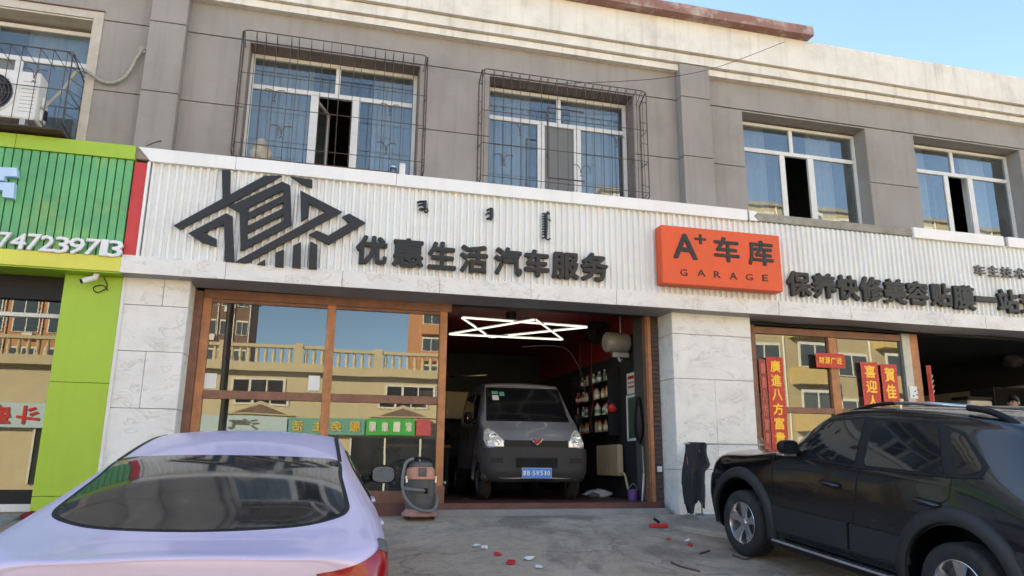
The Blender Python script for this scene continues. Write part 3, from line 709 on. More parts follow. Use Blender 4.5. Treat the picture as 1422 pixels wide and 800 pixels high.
for z in (.64, .28): gate.tube([(gx0+(gx1-gx0)*.38, -.16, 4.62+1.88*z-.03), (gx0+(gx1-gx0)*.38, -.16, 4.62+1.88*z+.03)], .02, 6)
tag(gate.build('grille_hatch', 'iron'), 'small iron hatch frame in the cage of the middle window', 'hatch')
yA = -.42
cage(-6.0, F(101, 80, yA).x, 4.66, F(99.5, 72.5, yA).z, yA, 17, (zr(60, 66.5, yA)-.01, F(60, 122, yA).z, F(60, 178, yA).z), 'iron cage with flat top around the white air conditioner', ((.86, .68),), True)
# boxes and bundles left on the sills inside the cages
t = thing('white_carton', 'white carton standing on the ledge in the left window cage', 'carton', (F(558, 240, -.05).x, -.05, 4.6))
xx = F(558, 240, -.08).x; box('carton', 'white_plastic', t, xx-.04, xx+.045, -.10, -.02, 4.60, 4.80, bevel=.004); box('flap', 'paper', t, xx-.038, xx+.043, -.098, -.022, 4.802, 4.812)
xx = F(547, 240, -.08).x
t = thing('glass_jar', 'small clear jar beside the white carton in the window cage', 'jar', (xx, -.05, 4.6))
MB().lathe([(.0, 0), (.05, 0), (.052, .02), (.052, .11), (.044, .13), (.044, .145), (.0, .145)], (xx-.01, -.06, 4.6), n=14).build('body', 'glass_green', t, smooth=50)
MB().lathe([(.046, 0), (.046, .022), (.0, .022)], (xx-.01, -.06, 4.735), n=14).build('lid', 'alu', t, smooth=40)
mat('bundle', (.36, .33, .27), .9, var=.3, scale=12, bump=.4)
def blob(c, rx, ry, rz, seed, amp=.18, n=14):
    rnd = random.Random(seed); ph = [rnd.uniform(0, 6) for _ in range(6)]; rows = []
    for i in range(n//2+1):
        t = math.pi*i/(n//2); row = []
        for k in range(n+1):
            a = 2*math.pi*k/n; d = 1+amp*(math.sin(2*a+ph[0])*math.sin(t*2+ph[1])+.6*math.sin(3*a+ph[2]+t*3)+.4*math.sin(5*a+ph[3]-t*4))
            row.append((c[0]+rx*d*math.sin(t)*math.cos(a), c[1]+ry*d*math.sin(t)*math.sin(a), c[2]+rz*(1+amp*.5*math.sin(a+ph[4]))*math.cos(t)))
        rows.append(row)
    return MB().grid(rows)
xx = F(363, 195, -.03).x
tag(blob((xx, -.02, 4.80), .14, .10, .17, 3).build('cloth_bundle', 'bundle', smooth=True), 'pale cloth bundle on the ledge of the left window cage', 'bundle')

# ================================================================ air conditioner and its pipe
def air_con():
    x1 = F(57, 108, -.37).x; x0 = x1-.86; z0, z1 = 4.72, 5.38; y0, y1 = -.37, -.08
    A = thing('air_conditioner', 'white air conditioner outdoor unit inside the flat iron cage', 'air conditioner', ((x0+x1)/2, (y0+y1)/2, z0))
    MB().box(x0, x1, y0, y1, z0+.03, z1).build('casing', 'white_plastic', A, bevel=.012, seg=2)
    fc = (x0+.34, y0-.004, (z0+z1)/2+.01)
    MB().lathe([(.0, .0), (.25, .0), (.265, -.012), (.275, -.012), (.285, .004)], fc, 'Y', 32).build('fan_ring', 'white_plastic', A, smooth=40)
    MB().lathe([(.0, -.003), (.245, -.003)], fc, 'Y', 32).build('fan_well', 'black_plastic', A)
    g = MB()
    for rr in (.05, .09, .13, .17, .21, .245): g.lathe([(rr-.003, -.016), (rr+.003, -.016), (rr+.003, -.010), (rr-.003, -.010), (rr-.003, -.016)], fc, 'Y', 28)
    for k in range(8):
        a = k*math.pi/4; g.tube([(fc[0]+.03*math.cos(a), fc[1]-.014, fc[2]+.03*math.sin(a)), (fc[0]+.26*math.cos(a), fc[1]-.014, fc[2]+.26*math.sin(a))], .004, 4)
    g.build('fan_guard', 'grey_plastic', A)
    lv = MB().box(x1-.19, x1-.03, y0-.004, y0-.001, 0, .008).mesh('louvre', 'steel_grey')
    for k in range(9): o = link('louvre', lv, A); o.location = (0, 0, z0+.12+k*.05)
    box('side_cover', 'white_plastic', A, x1+.001, x1+.035, y0+.12, y1-.02, z0+.08, z0+.4, bevel=.008)
    box('valve_box', 'black_plastic', A, x1+.036, x1+.06, y0+.16, y1-.06, z0+.12, z0+.24, bevel=.004)
    for xx in (x0+.12, x1-.12): box('foot', 'steel_grey', A, xx-.03, xx+.03, y0-.01, y1+.01, z0-.055, z0+.028)
    return x1
acx = air_con()
mat('pipe_wrap', (.36, .34, .29), .8, var=.25, scale=25, bump=.5, bscale=50)
pp = [(acx+.02, -.25, 4.95), (acx+.08, -.18, 5.1)] + [F(u, v, YW-.06) for u, v in ((93, 118), (105, 101), (118, 98), (130, 105), (140, 112), (155, 115), (172, 108), (182, 96), (189, 82), (197, 71))] + [F(198, 69, YW+.02)]
def smooth_path(p, n=5):
    p = [Vector(q) for q in p]; out = []
    for i in range(len(p)-1):
        a, b, c, d = p[max(0, i-1)], p[i], p[i+1], p[min(len(p)-1, i+2)]
        for k in range(n):
            t = k/n; out.append(.5*((2*b)+(c-a)*t+(2*a-5*b+4*c-d)*t*t+(3*b-a-3*c+d)*t**3))
    return out+[p[-1]]
pt = thing('insulated_pipe', 'pale wrapped coolant pipe looping from the air conditioner into the grey wall', 'pipe', F(150, 113, YW))
MB().tube(smooth_path(pp), [.022+.004*math.sin(i*1.9) for i in range(len(smooth_path(pp)))], 8).build('pipe', 'pipe_wrap', pt, smooth=True)
hp = F(198, 69, YW)
MB().lathe([(.0, -.03), (.045, -.03), (.05, .02)], hp, 'Y', 12).build('wall_collar', 'bundle', pt, smooth=40)
MB().tube(smooth_path([(hp.x, YW-.02, hp.z-.02), (hp.x+.04, YW-.04, hp.z-.05), (hp.x+.01, YW-.04, hp.z-.07)]), .012, 6).build('drain', 'pvc_white', pt)

# ================================================================ cables
mat('cable', (.03, .028, .028), .7, var=0)
def cable(label, pts, r=.006, n=8, cat='cable', m_='cable'):
    return tag(MB().tube(smooth_path(pts, n), r, 5).build('cable', m_, smooth=True), label, cat)
cable('thin dark cable running from the roof edge across the pilaster', [F(1090, 58, -.5), F(1000, 92, -.45), F(930, 107, -.25), F(860, 113, -.15), F(770, 116, -.05)], .005)
cable('short black wire sagging over the sign beside the left pilaster', [F(203, 203, -.2), F(218, 197, -.1), F(235, 195, .05), F(243, 198, .1)], .007)

# ================================================================ security camera on the green shop
def cctv():
    p = F(122, 388, -.12); C = thing('security_camera', 'small white bullet camera under the green sign', 'security camera', (p.x, p.y, 2.9))
    box('bracket', 'white_plastic', C, p.x+.06, p.x+.12, -.15, -.10, 2.87, 2.917, bevel=.005)
    MB().tube([(p.x+.09, -.125, 2.87), (p.x+.07, -.13, p.z+.02)], .014, 8).build('arm', 'white_plastic', C)
    d = Vector((-.75, -.45, -.42)).normalized(); a = Vector((p.x+.09, -.12, p.z+.03)); b = a+d*.17
    MB().tube([a, b], .034, 14).build('housing', 'white_plastic', C, smooth=40)
    MB().tube([b-d*.005, b+d*.012], .029, 14).build('lens', 'black_plastic', C, smooth=40)
    MB().tube(smooth_path([(p.x+.15, -.03, 2.90), (p.x+.20, -.03, 2.78), (p.x+.10, -.03, 2.70), (p.x+.05, -.03, 2.76), (p.x+.14, -.02, 2.80), (p.x+.21, -.02, 2.74)]), .007, 5).build('lead', 'cable', C)
cctv()

# ================================================================ couplets on the right hand glass
mat('couplet_mark', (.62, .16, .10), .5, var=0)
def couplet(name, label, u0, v0, u1, v1, text, y, red='couplet_red', horiz=False, vend=None, ink='gold'):
    x0, x1 = F(u0, v0, y).x, F(u1, v0, y).x; z1 = F((u0+u1)/2, v0, y).z; z0 = vend if vend is not None else F((u0+u1)/2, v1, y).z
    c = thing(name, label, 'banner', ((x0+x1)/2, y, z0))
    n = 10; rows = []
    for i in range(n+1):
        z = z0+(z1-z0)*i/n; rows.append([(x0+(x1-x0)*k/4, y-.004+.004*math.sin(i*1.3+k*.8+u0), z) for k in range(5)])
    MB().grid(rows).build('sheet', red, c, smooth=True)
    for e in (-1, 1):                        # paler patterned border
        xx = x0+.012 if e < 0 else x1-.012
        for j in range(int((z1-z0)/.05)):
            zc = z0+.025+j*.05
            if random.random() < .6: MB().add([(xx-.008, y-.0105, zc), (xx, y-.0105, zc-.012), (xx+.008, y-.0105, zc), (xx, y-.0105, zc+.012)], [(0, 1, 2, 3)]).build('border_mark', 'couplet_mark', c)
    m_ = len(text)
    for i, ch in enumerate(text):
        if horiz:
            a = x0+(x1-x0)*(.10+.80*i/m_); b = x0+(x1-x0)*(.10+.80*(i+.92)/m_); letter(ch, a, b, z0+(z1-z0)*.28, z0+(z1-z0)*.74, y-.012, .003, ink, c, .022, 'character')
        else:
            top = z1-.04-(z1-z0-.08)*i/m_; h = (z1-z0-.08)/m_; letter(ch, x0+(x1-x0)*.20, x0+(x1-x0)*.82, top-h*.90, top-h*.06, y-.012, .003, ink, c, .024, 'character')
    return c
yC = yR-.055
couplet('couplet', 'bright red couplet with seven gold characters beside the stone pillar', 1063.5, 496, 1086, 620, '廣進八方富貴財', yC, vend=.72)
couplet('couplet', 'painted reflection of the bright red couplet, on the glass left of it', 1053, 499, 1062.5, 620, '廣進八方富貴財', yC, 'couplet_reflection', vend=.72, ink='couplet_mark')  # the bright couplet's reflection in the glass, made as a painted strip
couplet('couplet', 'red couplet with gold characters left of the dark mullion', 1194, 503, 1218, 575, '喜迎人才', yC, vend=1.30)
couplet('couplet', 'red couplet with gold characters next to the silver post', 1222, 506, 1244, 570, '賀佳神', yC, vend=1.42)
couplet('couplet', 'small horizontal red banner with four gold characters on the orange post', 1132, 491, 1172, 511, '财源广进', yR-.09, horiz=True)

# ================================================================ across the street (seen in the shop windows)
YO2 = -28.0; YV = 2*DY-YO2
def RF(u, v, yv=YV):                          # reflected pixel -> real point across the street
    p = F(u, v, yv); return Vector((p.x, 2*DY-yv, p.z))
def opposite():
    E = thing('opposite_building', 'cream two storey shop row with balustrade across the street', 'building', (-5, YO2, -.8))
    x0, x1 = -46, 15.5; zb = -.8
    z_rail = RF(450, 487).z; z_corn = RF(450, 512).z; z_low = RF(450, 524).z; z_sign1 = RF(450, 573).z; z_sign0 = RF(450, 596).z
    box('wall', 'cream_wall', E, x0, x1, YO2-9, YO2-.15, zb, z_low)
    box('cornice', 'cream_wall', E, x0, x1, YO2-9, YO2+.25, z_low, z_corn)
    box('rail', 'cream_wall', E, x0, x1, YO2-.25, YO2+.05, z_rail-.16, z_rail)
    bal = MB().lathe([(.0, 0), (.10, 0), (.10, .06), (.06, .12), (.11, .35), (.06, .62), (.09, .72), (.0, .72)], (0, 0, 0), n=8)
    hb = z_rail-.16-z_corn; bal.v = [(a, b, c*hb/.72) for a, b, c in bal.v]; bm_ = bal.mesh('baluster', 'cream_wall', smooth=40)
    dx = RF(519, 500).x-RF(419.5, 500).x; xp = RF(419.5, 500).x
    k = xp-dx*math.floor((xp-x0)/dx)
    while k < x1:
        box('rail_post', 'cream_wall', E, k-.22, k+.22, YO2-.3, YO2+.1, z_corn+.002, z_rail+.1)
        for j in range(1, 9):
            if k+dx*j/9 < x1: o = link('baluster', bm_, E); o.location = (k+dx*j/9, YO2-.1, z_corn)
        k += dx
    k = RF(364, 540).x; k = k-dx*2*math.floor((k-x0-2)/(dx*2)); i = 0
    while k < x1-2:
        wz0, wz1 = z_sign1+.55, z_low-.35
        wn = box('window', 'pvc_white', E, k-1.3, k+1.3, YO2-.2, YO2-.1, wz0, wz1)
        for a in (-1.2, -.35, .45): box('pane', 'black_plastic', wn, k+a, k+a+.72, YO2-.098, YO2-.09, wz0+.1, wz1-.1)
        MB().prism([(k-1.7, z_sign1+.1), (k+1.7, z_sign1+.1), (k, z_sign1+.75)], YO2-.05, YO2-.15).build('gable', 'cream_wall', E)
        MB().prism([(k-1.25, z_sign1+.16), (k+1.25, z_sign1+.16), (k, z_sign1+.58)], YO2-.04, YO2-.05).build('gable', 'brown_wall', E)
        box('shop_opening', 'black_plastic', E, k-2.6, k+2.6, YO2-.14, YO2-.06, zb+.35, z_sign0-.15)
        for a in (-2.6, -.9, .9, 2.55): box('shop_post', 'pvc_white', E, k+a, k+a+.09, YO2-.05, YO2+.0, zb+.35, z_sign0-.15)
        k += dx*2; i += 1
    cols = {}
    def board(u0, u1, m_, txt, tm, s0=z_sign0, s1=z_sign1):
        a, b = RF(u0, 585).x, RF(u1, 585).x
        sg = thing('street_sign', {'g': 'green', 't': 'teal', 'p': 'pale blue', 'r': 'red'}[cols_key] + ' shop board on the cream row across the street', 'sign', ((a+b)/2, YO2, s0))
        box('board', m_, sg, a, b, YO2-.06, YO2+.15, s0, s1)
        n = len(txt); wch = (b-a)/(n+1)
        for j, ch in enumerate(txt):
            c0 = b-(b-a)*(j+.5)/n-wch*.35             # read from the street, so it runs right to left from here
            T = lambda p, cc=c0+wch*.35: Vector((2*cc-p.x, p.y, p.z))
            letter(ch, c0, c0+wch*.7, s0+(s1-s0)*.2, s0+(s1-s0)*.82, YO2+.19, -.03, tm, sg, .02, 'character', T=T)
    mat('board_green', (.03, .42, .06), .5, var=.05); mat('board_teal', (.12, .34, .30), .5, var=.1); mat('board_blue', (.42, .56, .64), .5, var=.05); mat('board_red', (.5, .08, .10), .5, var=.1)
    cols_key = 'g'; board(513, 580, 'board_green', '家一康顺', 'white_letter')
    cols_key = 't'; board(400, 511, 'board_teal', '服务生活', 'gold')
    cols_key = 'p'; board(279, 398, 'board_blue', '汽', 'letter_grey')
    cols_key = 'r'; board(582, 601, 'board_red', '', 'gold')
opposite()
def opp_left_sign():
    a, b = F(-60, 578, 28.9).x, F(72, 578, 28.9).x; z0, z1 = F(30, 596, 28.9).z, F(30, 562, 28.9).z
    sg = thing('street_sign', 'pale board with red characters across the street facing the green shop', 'sign', ((a+b)/2, YO2, z0))
    box('board', 'board_blue', sg, a, b, YO2-.06, YO2+.12, z0, z1)
    for j, ch in enumerate('斗盛亚'):
        wch = .95; cc = b-.9-1.15*j
        T = lambda p, c_=cc: Vector((2*c_-p.x, p.y, p.z))
        letter(ch, cc-wch/2, cc+wch/2, z0+.15, z1-.12, YO2+.16, -.03, 'couplet_red', sg, .03, 'character', T=T)
opp_left_sign()
def block(name, label, x0, x1, yf, h, wallm, nfl, nw, bay=False, depth=10):
    t = thing(name, label, 'building', ((x0+x1)/2, yf, -.8))
    box('wall', wallm, t, x0, x1, yf-depth, yf, -.8, h); box('roof', 'concrete', t, x0-.2, x1+.2, yf-depth-.2, yf+.2, h, h+.25)
    fh = (h+.3)/nfl; wd = (x1-x0)/nw
    pm = MB().box(-.38*wd, .38*wd, 0, .10, 0, fh*.52).mesh('window', 'pvc_white'); gm = MB().box(-.34*wd, -.02*wd, .101, .12, .06, fh*.46).box(.02*wd, .34*wd, .101, .12, .06, fh*.46).mesh('pane', 'glass_dark')
    bm_ = MB().box(-.40*wd, .40*wd, 0, .9, -fh*.36, .0).mesh('balcony', 'balcony_yellow' if wallm == 'yellow_wall' else wallm); am = MB().box(-.42, .42, 0, .34, -.62, -.02).mesh('condenser', 'white_plastic', bevel=.02)
    for i in range(nfl):
        for j in range(nw):
            cx, cz = x0+wd*(j+.5), -.5+fh*i+fh*.40
            o = link('window', pm, t); o.location = (cx, yf, cz)
            g = link('pane', gm, o)
            if (i*3+j) % 4 == 1: a_ = link('condenser', am, t); a_.location = (cx+.1*wd, yf+.02, cz-.05)
            if i == 0: MB().tube([(cx+wd*.46, yf+.08, -.8), (cx+wd*.46, yf+.08, h)], .06, 6).build('downpipe', 'pvc_white', t)
            if bay and j % 2 == 0 and i: o.location.y = yf+.75; b_ = link('balcony', bm_, t); b_.location = (cx, yf, cz)
    return t
mat('balcony_yellow', (.52, .40, .18), .8, var=.08)
m = mat('glass_dark', (.05, .065, .075), .08, var=.0, spec=.8)
block('apartment_block', 'yellow apartment block with projecting balconies across the street', 16, 52, YO2-1, 17, 'yellow_wall', 6, 12, True)
p = RF(335, 440, 74); block('apartment_tower', 'dark brown apartment tower far behind the cream row', p.x-5, p.x+1.5, p.y, RF(320, 418, 74).z+1, 'brown_wall', 6, 4)
p = RF(596, 450, 66); block('apartment_tower', 'orange sunlit apartment tower behind the right end of the cream row', p.x-1.5, p.x+10, p.y, RF(610, 436, 66).z+3, 'orange_wall', 7, 5, True)
p = F(40, 440, 66); block('apartment_tower', 'wide brick brown tower far left behind the cream row', p.x-16, p.x+7, 2*DY-66, F(40, 395, 66).z, 'orange_wall', 6, 8)
pl = F(318, 500, 13.4); px_ = pl.x
lp = thing('utility_pole', 'dark round utility pole standing at the kerb behind the cars', 'pole', (px_, 2*DY-13.4, -.95))
MB().tube([(px_, 2*DY-13.4, -1.0), (px_, 2*DY-13.4, 7.5)], [.13, .09], 12).build('shaft', 'black_plastic', lp, smooth=40)
MB().box(px_-.9, px_+.9, 2*DY-13.46, 2*DY-13.34, 6.9, 7.0).build('crossarm', 'rust_tray', lp)
for dx in (-.7, 0, .7): MB().lathe([(.0, 0), (.05, 0), (.035, .05), (.05, .09), (.03, .14), (.0, .15)], (px_+dx, 2*DY-13.4, 7.0 if dx else 7.5), n=8).build('insulator', 'white_plastic', lp)

# ================================================================ vehicles
mat('paint_lavender', (.655, .56, .72), .40, .10, var=.03, scale=3, coat=.45, coords='obj')
mat('paint_black', (.004, .0044, .0055), .22, .0, var=.06, scale=4, coat=.6, coords='obj')
mat('paint_grey', (.30, .305, .32), .34, .4, var=.05, coat=.6, coords='obj')
mat('cladding', (.019, .019, .020), .62, var=.25, scale=5, dirt=(.030, .028, .026), dscale=3, damt=.35, coords='obj')
mat('tyre', (.020, .020, .020), .82, var=.3, scale=14, bump=.3, bscale=90, dirt=(.09, .08, .07), dscale=5, damt=.5, coords='obj')
mat('rim_silver', (.50, .50, .51), .28, .85, var=.08, scale=6, dirt=(.2, .18, .16), dscale=6, damt=.35, coords='obj')
mat('seam', (.004, .004, .004), .8, var=0)
mat('lamp_red', (.30, .004, .006), .22, var=.1, scale=20, coat=.25, coords='obj')
mat('lamp_clear', (.86, .84, .76), .14, .2, var=.35, scale=18, coat=1, bump=.6, bscale=26, coords='obj')
mat('plate_blue', (.03, .22, .62), .4, var=.05)
mat('emblem_red', (.22, .01, .02), .3, .3, var=0)
mat('car_glass', (.010, .012, .013), .04, var=.0, spec=.6)
mat('rear_glass', (.022, .022, .022), .05, var=.15, scale=12, spec=.8, coat=.3, dirt=(.10, .09, .08), dscale=7, damt=.45, coords='obj')
mat('van_glass', (.008, .009, .010), .14, var=0, spec=.15)
mat('mirror_glass', (.34, .36, .38), .03, 1, var=0)

def crom(p, t, n):
    i = min(int(t), n-2); f = t-i
    a, b, c, d = p[max(0, i-1)], p[i], p[i+1], p[min(n-1, i+2)]
    return .5*((2*b)+(c-a)*f+(2*a-5*b+4*c-d)*f*f+(3*b-a-3*c+d)*f**3)
class Car:
    def __init__(s, root, stations, sub=5, tri=(4, 4)):
        """stations: (x, [(y, z) rows from the outer sill to the roof centre]); an (x, y, z) row overrides x"""
        s.root = root; G_ = []
        for x, rows in stations:
            pts = [Vector((x, 0, rows[0][-1]))] + [Vector((x, *r)) if len(r) == 2 else Vector(r) for r in rows]
            G_.append(pts)
        n, m_ = len(G_), len(G_[0]); U = (n-1)*sub+1; V = (m_-1)*sub+1; fine = []
        for a in range(U):
            st = [crom([G_[i][j] for i in range(n)], a/sub, n) for j in range(m_)]
            half = []
            for b in range(V):
                ext = [Vector((p.x, -p.y, p.z)) for p in st[1:2]]+st+[Vector((p.x, -p.y, p.z)) for p in st[-2:-1]]
                half.append(crom(ext, b/sub+1, len(ext)))
            for p in half: p.y = max(0, p.y)
            half[0].y = 0; half[-1].y = 0
            fine.append(half+[Vector((p.x, -p.y, p.z)) for p in half[-2:0:-1]])
        L_ = len(fine[0]); mb = MB()
        mb.add([p for r in fine for p in r], [(i*L_+k, i*L_+(k+1) % L_, (i+1)*L_+(k+1) % L_, (i+1)*L_+k) for i in range(U-1) for k in range(L_)] + [tuple(range(L_)), tuple(range(U*L_-1, (U-1)*L_-1, -1))])
        s.mb = mb
        bm = bmesh.new(); vs = [bm.verts.new(p) for p in mb.v]
        for f in mb.f: bm.faces.new([vs[i] for i in f])
        bmesh.ops.recalc_face_normals(bm, faces=bm.faces); s.bvh = BVHTree.FromBMesh(bm); bm.free()
    def body(s, material, arches, name='body'):
        o = s.mb.build(name, material, s.root, smooth=42)
        cut = []
        for (x, z, r, y0, y1) in arches:
            for sg in (1, -1):
                c = MB().lathe([(0, 0), (r, 0), (r, y1-y0), (0, y1-y0)], (0, 0, 0), 'Y', 40)
                c.v = [(a+x, sg*(b+y0), d+z) for a, b, d in c.v]
                me = c.mesh('cut', material); co = bpy.data.objects.new('cut', me); COL.objects.link(co); cut.append(co)
                md = o.modifiers.new('b', 'BOOLEAN'); md.object = co; md.operation = 'DIFFERENCE'; md.solver = 'EXACT'
        if cut:
            pm = o.parent; mw = pm.matrix_world.copy(); bpy.context.view_layer.update()
            o.parent = None; o.matrix_world = Matrix(); bpy.context.view_layer.update()
            dg = bpy.context.evaluated_depsgraph_get(); me = bpy.data.meshes.new_from_object(o.evaluated_get(dg))
            o.modifiers.clear(); o.data = me; o.parent = pm; o.matrix_parent_inverse = Matrix(); o.matrix_basis = Matrix()
            me.polygons.foreach_set('use_smooth', [True]*len(me.polygons)); me.set_sharp_from_angle(angle=R(42))
            for c in cut: bpy.data.objects.remove(c)
        return o
    def hit(s, o, d):
        h = s.bvh.ray_cast(Vector(o)-Vector(d)*6, Vector(d)); return h[0], h[1]
    def proj(s, a, b, view):
        d = {'L': (0, -1, 0), 'R': (0, 1, 0), 'T': (0, 0, -1), 'F': (-1, 0, 0), 'B': (1, 0, 0)}.get(view, view)
        if isinstance(view, str):
            o = {'L': (a, 0, b), 'R': (a, 0, b), 'T': (a, b, 0), 'F': (0, a, b), 'B': (0, a, b)}[view]
        else:
            d = Vector(view).normalized(); e1 = Vector((-d.y, d.x, 0)).normalized(); o = e1*a+Vector((0, 0, b))
        p, n_ = s.hit(o, d)
        if p is None:
            r = s.bvh.find_nearest(Vector(o)); p, n_ = r[0], r[1]
        return p, n_
    def patch(s, name, poly, view, material, off=.004, grid=.06, parent=None, thick=.012, smooth=True):
        """a panel cut to the outline poly and laid on the body, proud by off, with edges going back in"""
        bm = bmesh.new(); f = bm.faces.new([bm.verts.new((a, b, 0)) for a, b in poly])
        a0, a1 = min(p[0] for p in poly), max(p[0] for p in poly); b0, b1 = min(p[1] for p in poly), max(p[1] for p in poly)
        for ax, lo, hi in ((0, a0, a1), (1, b0, b1)):
            n = max(1, int((hi-lo)/grid))
            for k in range(1, n):
                c = [0, 0, 0]; c[ax] = lo+(hi-lo)*k/n; nn = [0, 0, 0]; nn[ax] = 1
                bmesh.ops.bisect_plane(bm, geom=bm.verts[:]+bm.edges[:]+bm.faces[:], plane_co=c, plane_no=nn)
        bmesh.ops.triangulate(bm, faces=[f for f in bm.faces if len(f.verts) > 4])
        bm.verts.ensure_lookup_table(); P = [s.proj(v.co.x, v.co.y, view) for v in bm.verts]
        bd = [v.is_boundary for v in bm.verts]
        for v, (p, n_) in zip(bm.verts, P): v.co = p+n_*off
        ed = [e for e in bm.edges if e.is_boundary]; r = bmesh.ops.extrude_edge_only(bm, edges=ed)
        new = [g for g in r['geom'] if isinstance(g, bmesh.types.BMVert)]
        for v in new:
            q = s.bvh.find_nearest(v.co); v.co = v.co-q[1]*thick
        bmesh.ops.recalc_face_normals(bm, faces=bm.faces)
        me = bpy.data.meshes.new(name); bm.to_mesh(me); bm.free(); me.materials.append(MAT[material])
        if smooth: me.polygons.foreach_set('use_smooth', [True]*len(me.polygons)); me.set_sharp_from_angle(angle=R(50))
        return link(name, me, parent or s.root)
    def line(s, name, pts, view, r=.005, material='seam', off=0.0, n=6, parent=None, m_=5):
        q = []
        for i in range(len(pts)-1):
            for k in range(n): t = k/n; q.append((pts[i][0]*(1-t)+pts[i+1][0]*t, pts[i][1]*(1-t)+pts[i+1][1]*t))
        q.append(pts[-1]); P = []
        for a, b in q:
            p, nn = s.proj(a, b, view); P.append(p+nn*off)
        return MB().tube(P, r, m_).build(name, material, parent or s.root, smooth=True)
    def flare(s, cx, cz, r0, r1, sg, bulge, a0, a1, material='cladding', name='wheel_arch_flare'):
        rows = []; n = 26
        for i in range(n+1):
            a = R(a0+(a1-a0)*i/n); row = []
            for k, (t, o) in enumerate(((0, -.05), (.0, .8), (.12, 1.0), (.5, .9), (.86, .55), (1.0, .0), (1.0, -.3))):
                rr = r0+(r1-r0)*t; x, z = cx+rr*math.cos(a), cz+rr*math.sin(a)
                p, nn = s.proj(x, z, 'L'); y = max(p.y, .78)
                row.append((x, sg*(y+o*bulge), z))
            rows.append(row)
        return MB().grid(rows).build(name, material, s.root, smooth=50)
    def wheel(s, x, y, rad, width, sg, rimr, spokes=5, z=None, twin=True, steel=False):
        z = rad if z is None else z; c = Vector((x, y, z)); w_ = MB()
        o = sg*width/2
        prof = [(rimr*.98, -width*.46), (rimr*1.06, -width*.5), (rad*.90, -width*.52), (rad*.975, -width*.44), (rad, -width*.30), (rad, -width*.12), (rad*.985, -width*.11), (rad*.985, -width*.08), (rad, -width*.07), (rad, width*.07), (rad*.985, width*.08), (rad*.985, width*.11), (rad, width*.12), (rad, width*.30), (rad*.975, width*.44), (rad*.90, width*.52), (rimr*1.06, width*.5), (rimr*.98, width*.46)]
        wh = MB().lathe(prof, c, 'Y', 40).build('wheel', 'tyre', s.root, smooth=45)
        f = sg*width*.46
        rp = [(rimr*1.0, f), (rimr*.965, f+sg*.004), (rimr*.93, f-sg*.012), (rimr*.90, f-sg*.06), (rimr*.86, f-sg*.13)]
        MB().lathe(rp, c, 'Y', 36).build('rim', 'rim_silver' if not steel else 'grey_plastic', wh, smooth=45)
        MB().lathe([(.0, f-sg*.10), (rimr*.87, f-sg*.10)], c, 'Y', 28).build('brake_disc', 'grey_plastic', wh)
        sp = MB()
        for k in range(spokes):
            a = 2*math.pi*k/spokes+.3
            for da in ((-.17, .17) if twin else (0,)):
                vs = []
                for rr, hw, dp in ((rimr*.16, .030, -.028), (rimr*.55, .026, -.016), (rimr*.93, .034, -.010)):
                    ca, sa = math.cos(a+da*(rr/rimr)), math.sin(a+da*(rr/rimr))
                    for e, dd in ((-hw, dp-.02), (-hw*.7, dp), (hw*.7, dp), (hw, dp-.02)):
                        vs.append(c+Vector((ca*rr-sa*e, f+sg*dd, sa*rr+ca*e)))
                sp.add(vs, [(i*4+j, i*4+j+1, (i+1)*4+j+1, (i+1)*4+j) for i in range(2) for j in range(3)])
        sp.build('spokes', 'rim_silver' if not steel else 'grey_plastic', wh, smooth=40)
        MB().lathe([(.0, f-sg*.012), (rimr*.14, f-sg*.014), (rimr*.2, f-sg*.028), (rimr*.22, f-sg*.05)], c, 'Y', 16).build('hub_cap', 'rim_silver' if not steel else 'black_plastic', wh, smooth=40)
        return wh
def pose(pos, h, p):
    h, p = R(h), R(p); fw = Vector((math.cos(h)*math.cos(p), math.sin(h)*math.cos(p), math.sin(p))); lf = Vector((-math.sin(h), math.cos(h), 0)); up = fw.cross(lf)
    M_ = Matrix((fw, lf, up)).transposed().to_4x4(); M_.translation = Vector(pos); return M_
def arch(cx, cz, r, x0, x1, n=14): return [(cx+r*math.cos(R(180-180*i/n)), cz+r*math.sin(R(180-180*i/n))) for i in range(n+1)]
def rounded(poly, n=4):
    m_ = len(poly); out = []
    for i in range(m_):
        a, b, c_, d = (Vector((*poly[(i+k) % m_], 0)) for k in (-1, 0, 1, 2))
        for k in range(n):
            t = k/n; q = .5*((2*b)+(c_-a)*t+(2*a-5*b+4*c_-d)*t*t+(3*b-a-3*c_+d)*t**3); out.append((q.x, q.y))
    return out
def chamfer(poly, r=.045):
    out = []; n = len(poly)
    for i in range(n):
        a, b, c_ = (Vector(poly[(i+k) % n]) for k in (-1, 0, 1)); u, v = a-b, c_-b; k = min(r, u.length*.4, v.length*.4); u.normalize(); v.normalize()
        for t in (0, .33, .67, 1): q = b+u*k*(1-t)**2+v*k*t**2; out.append((q.x, q.y))
    return out
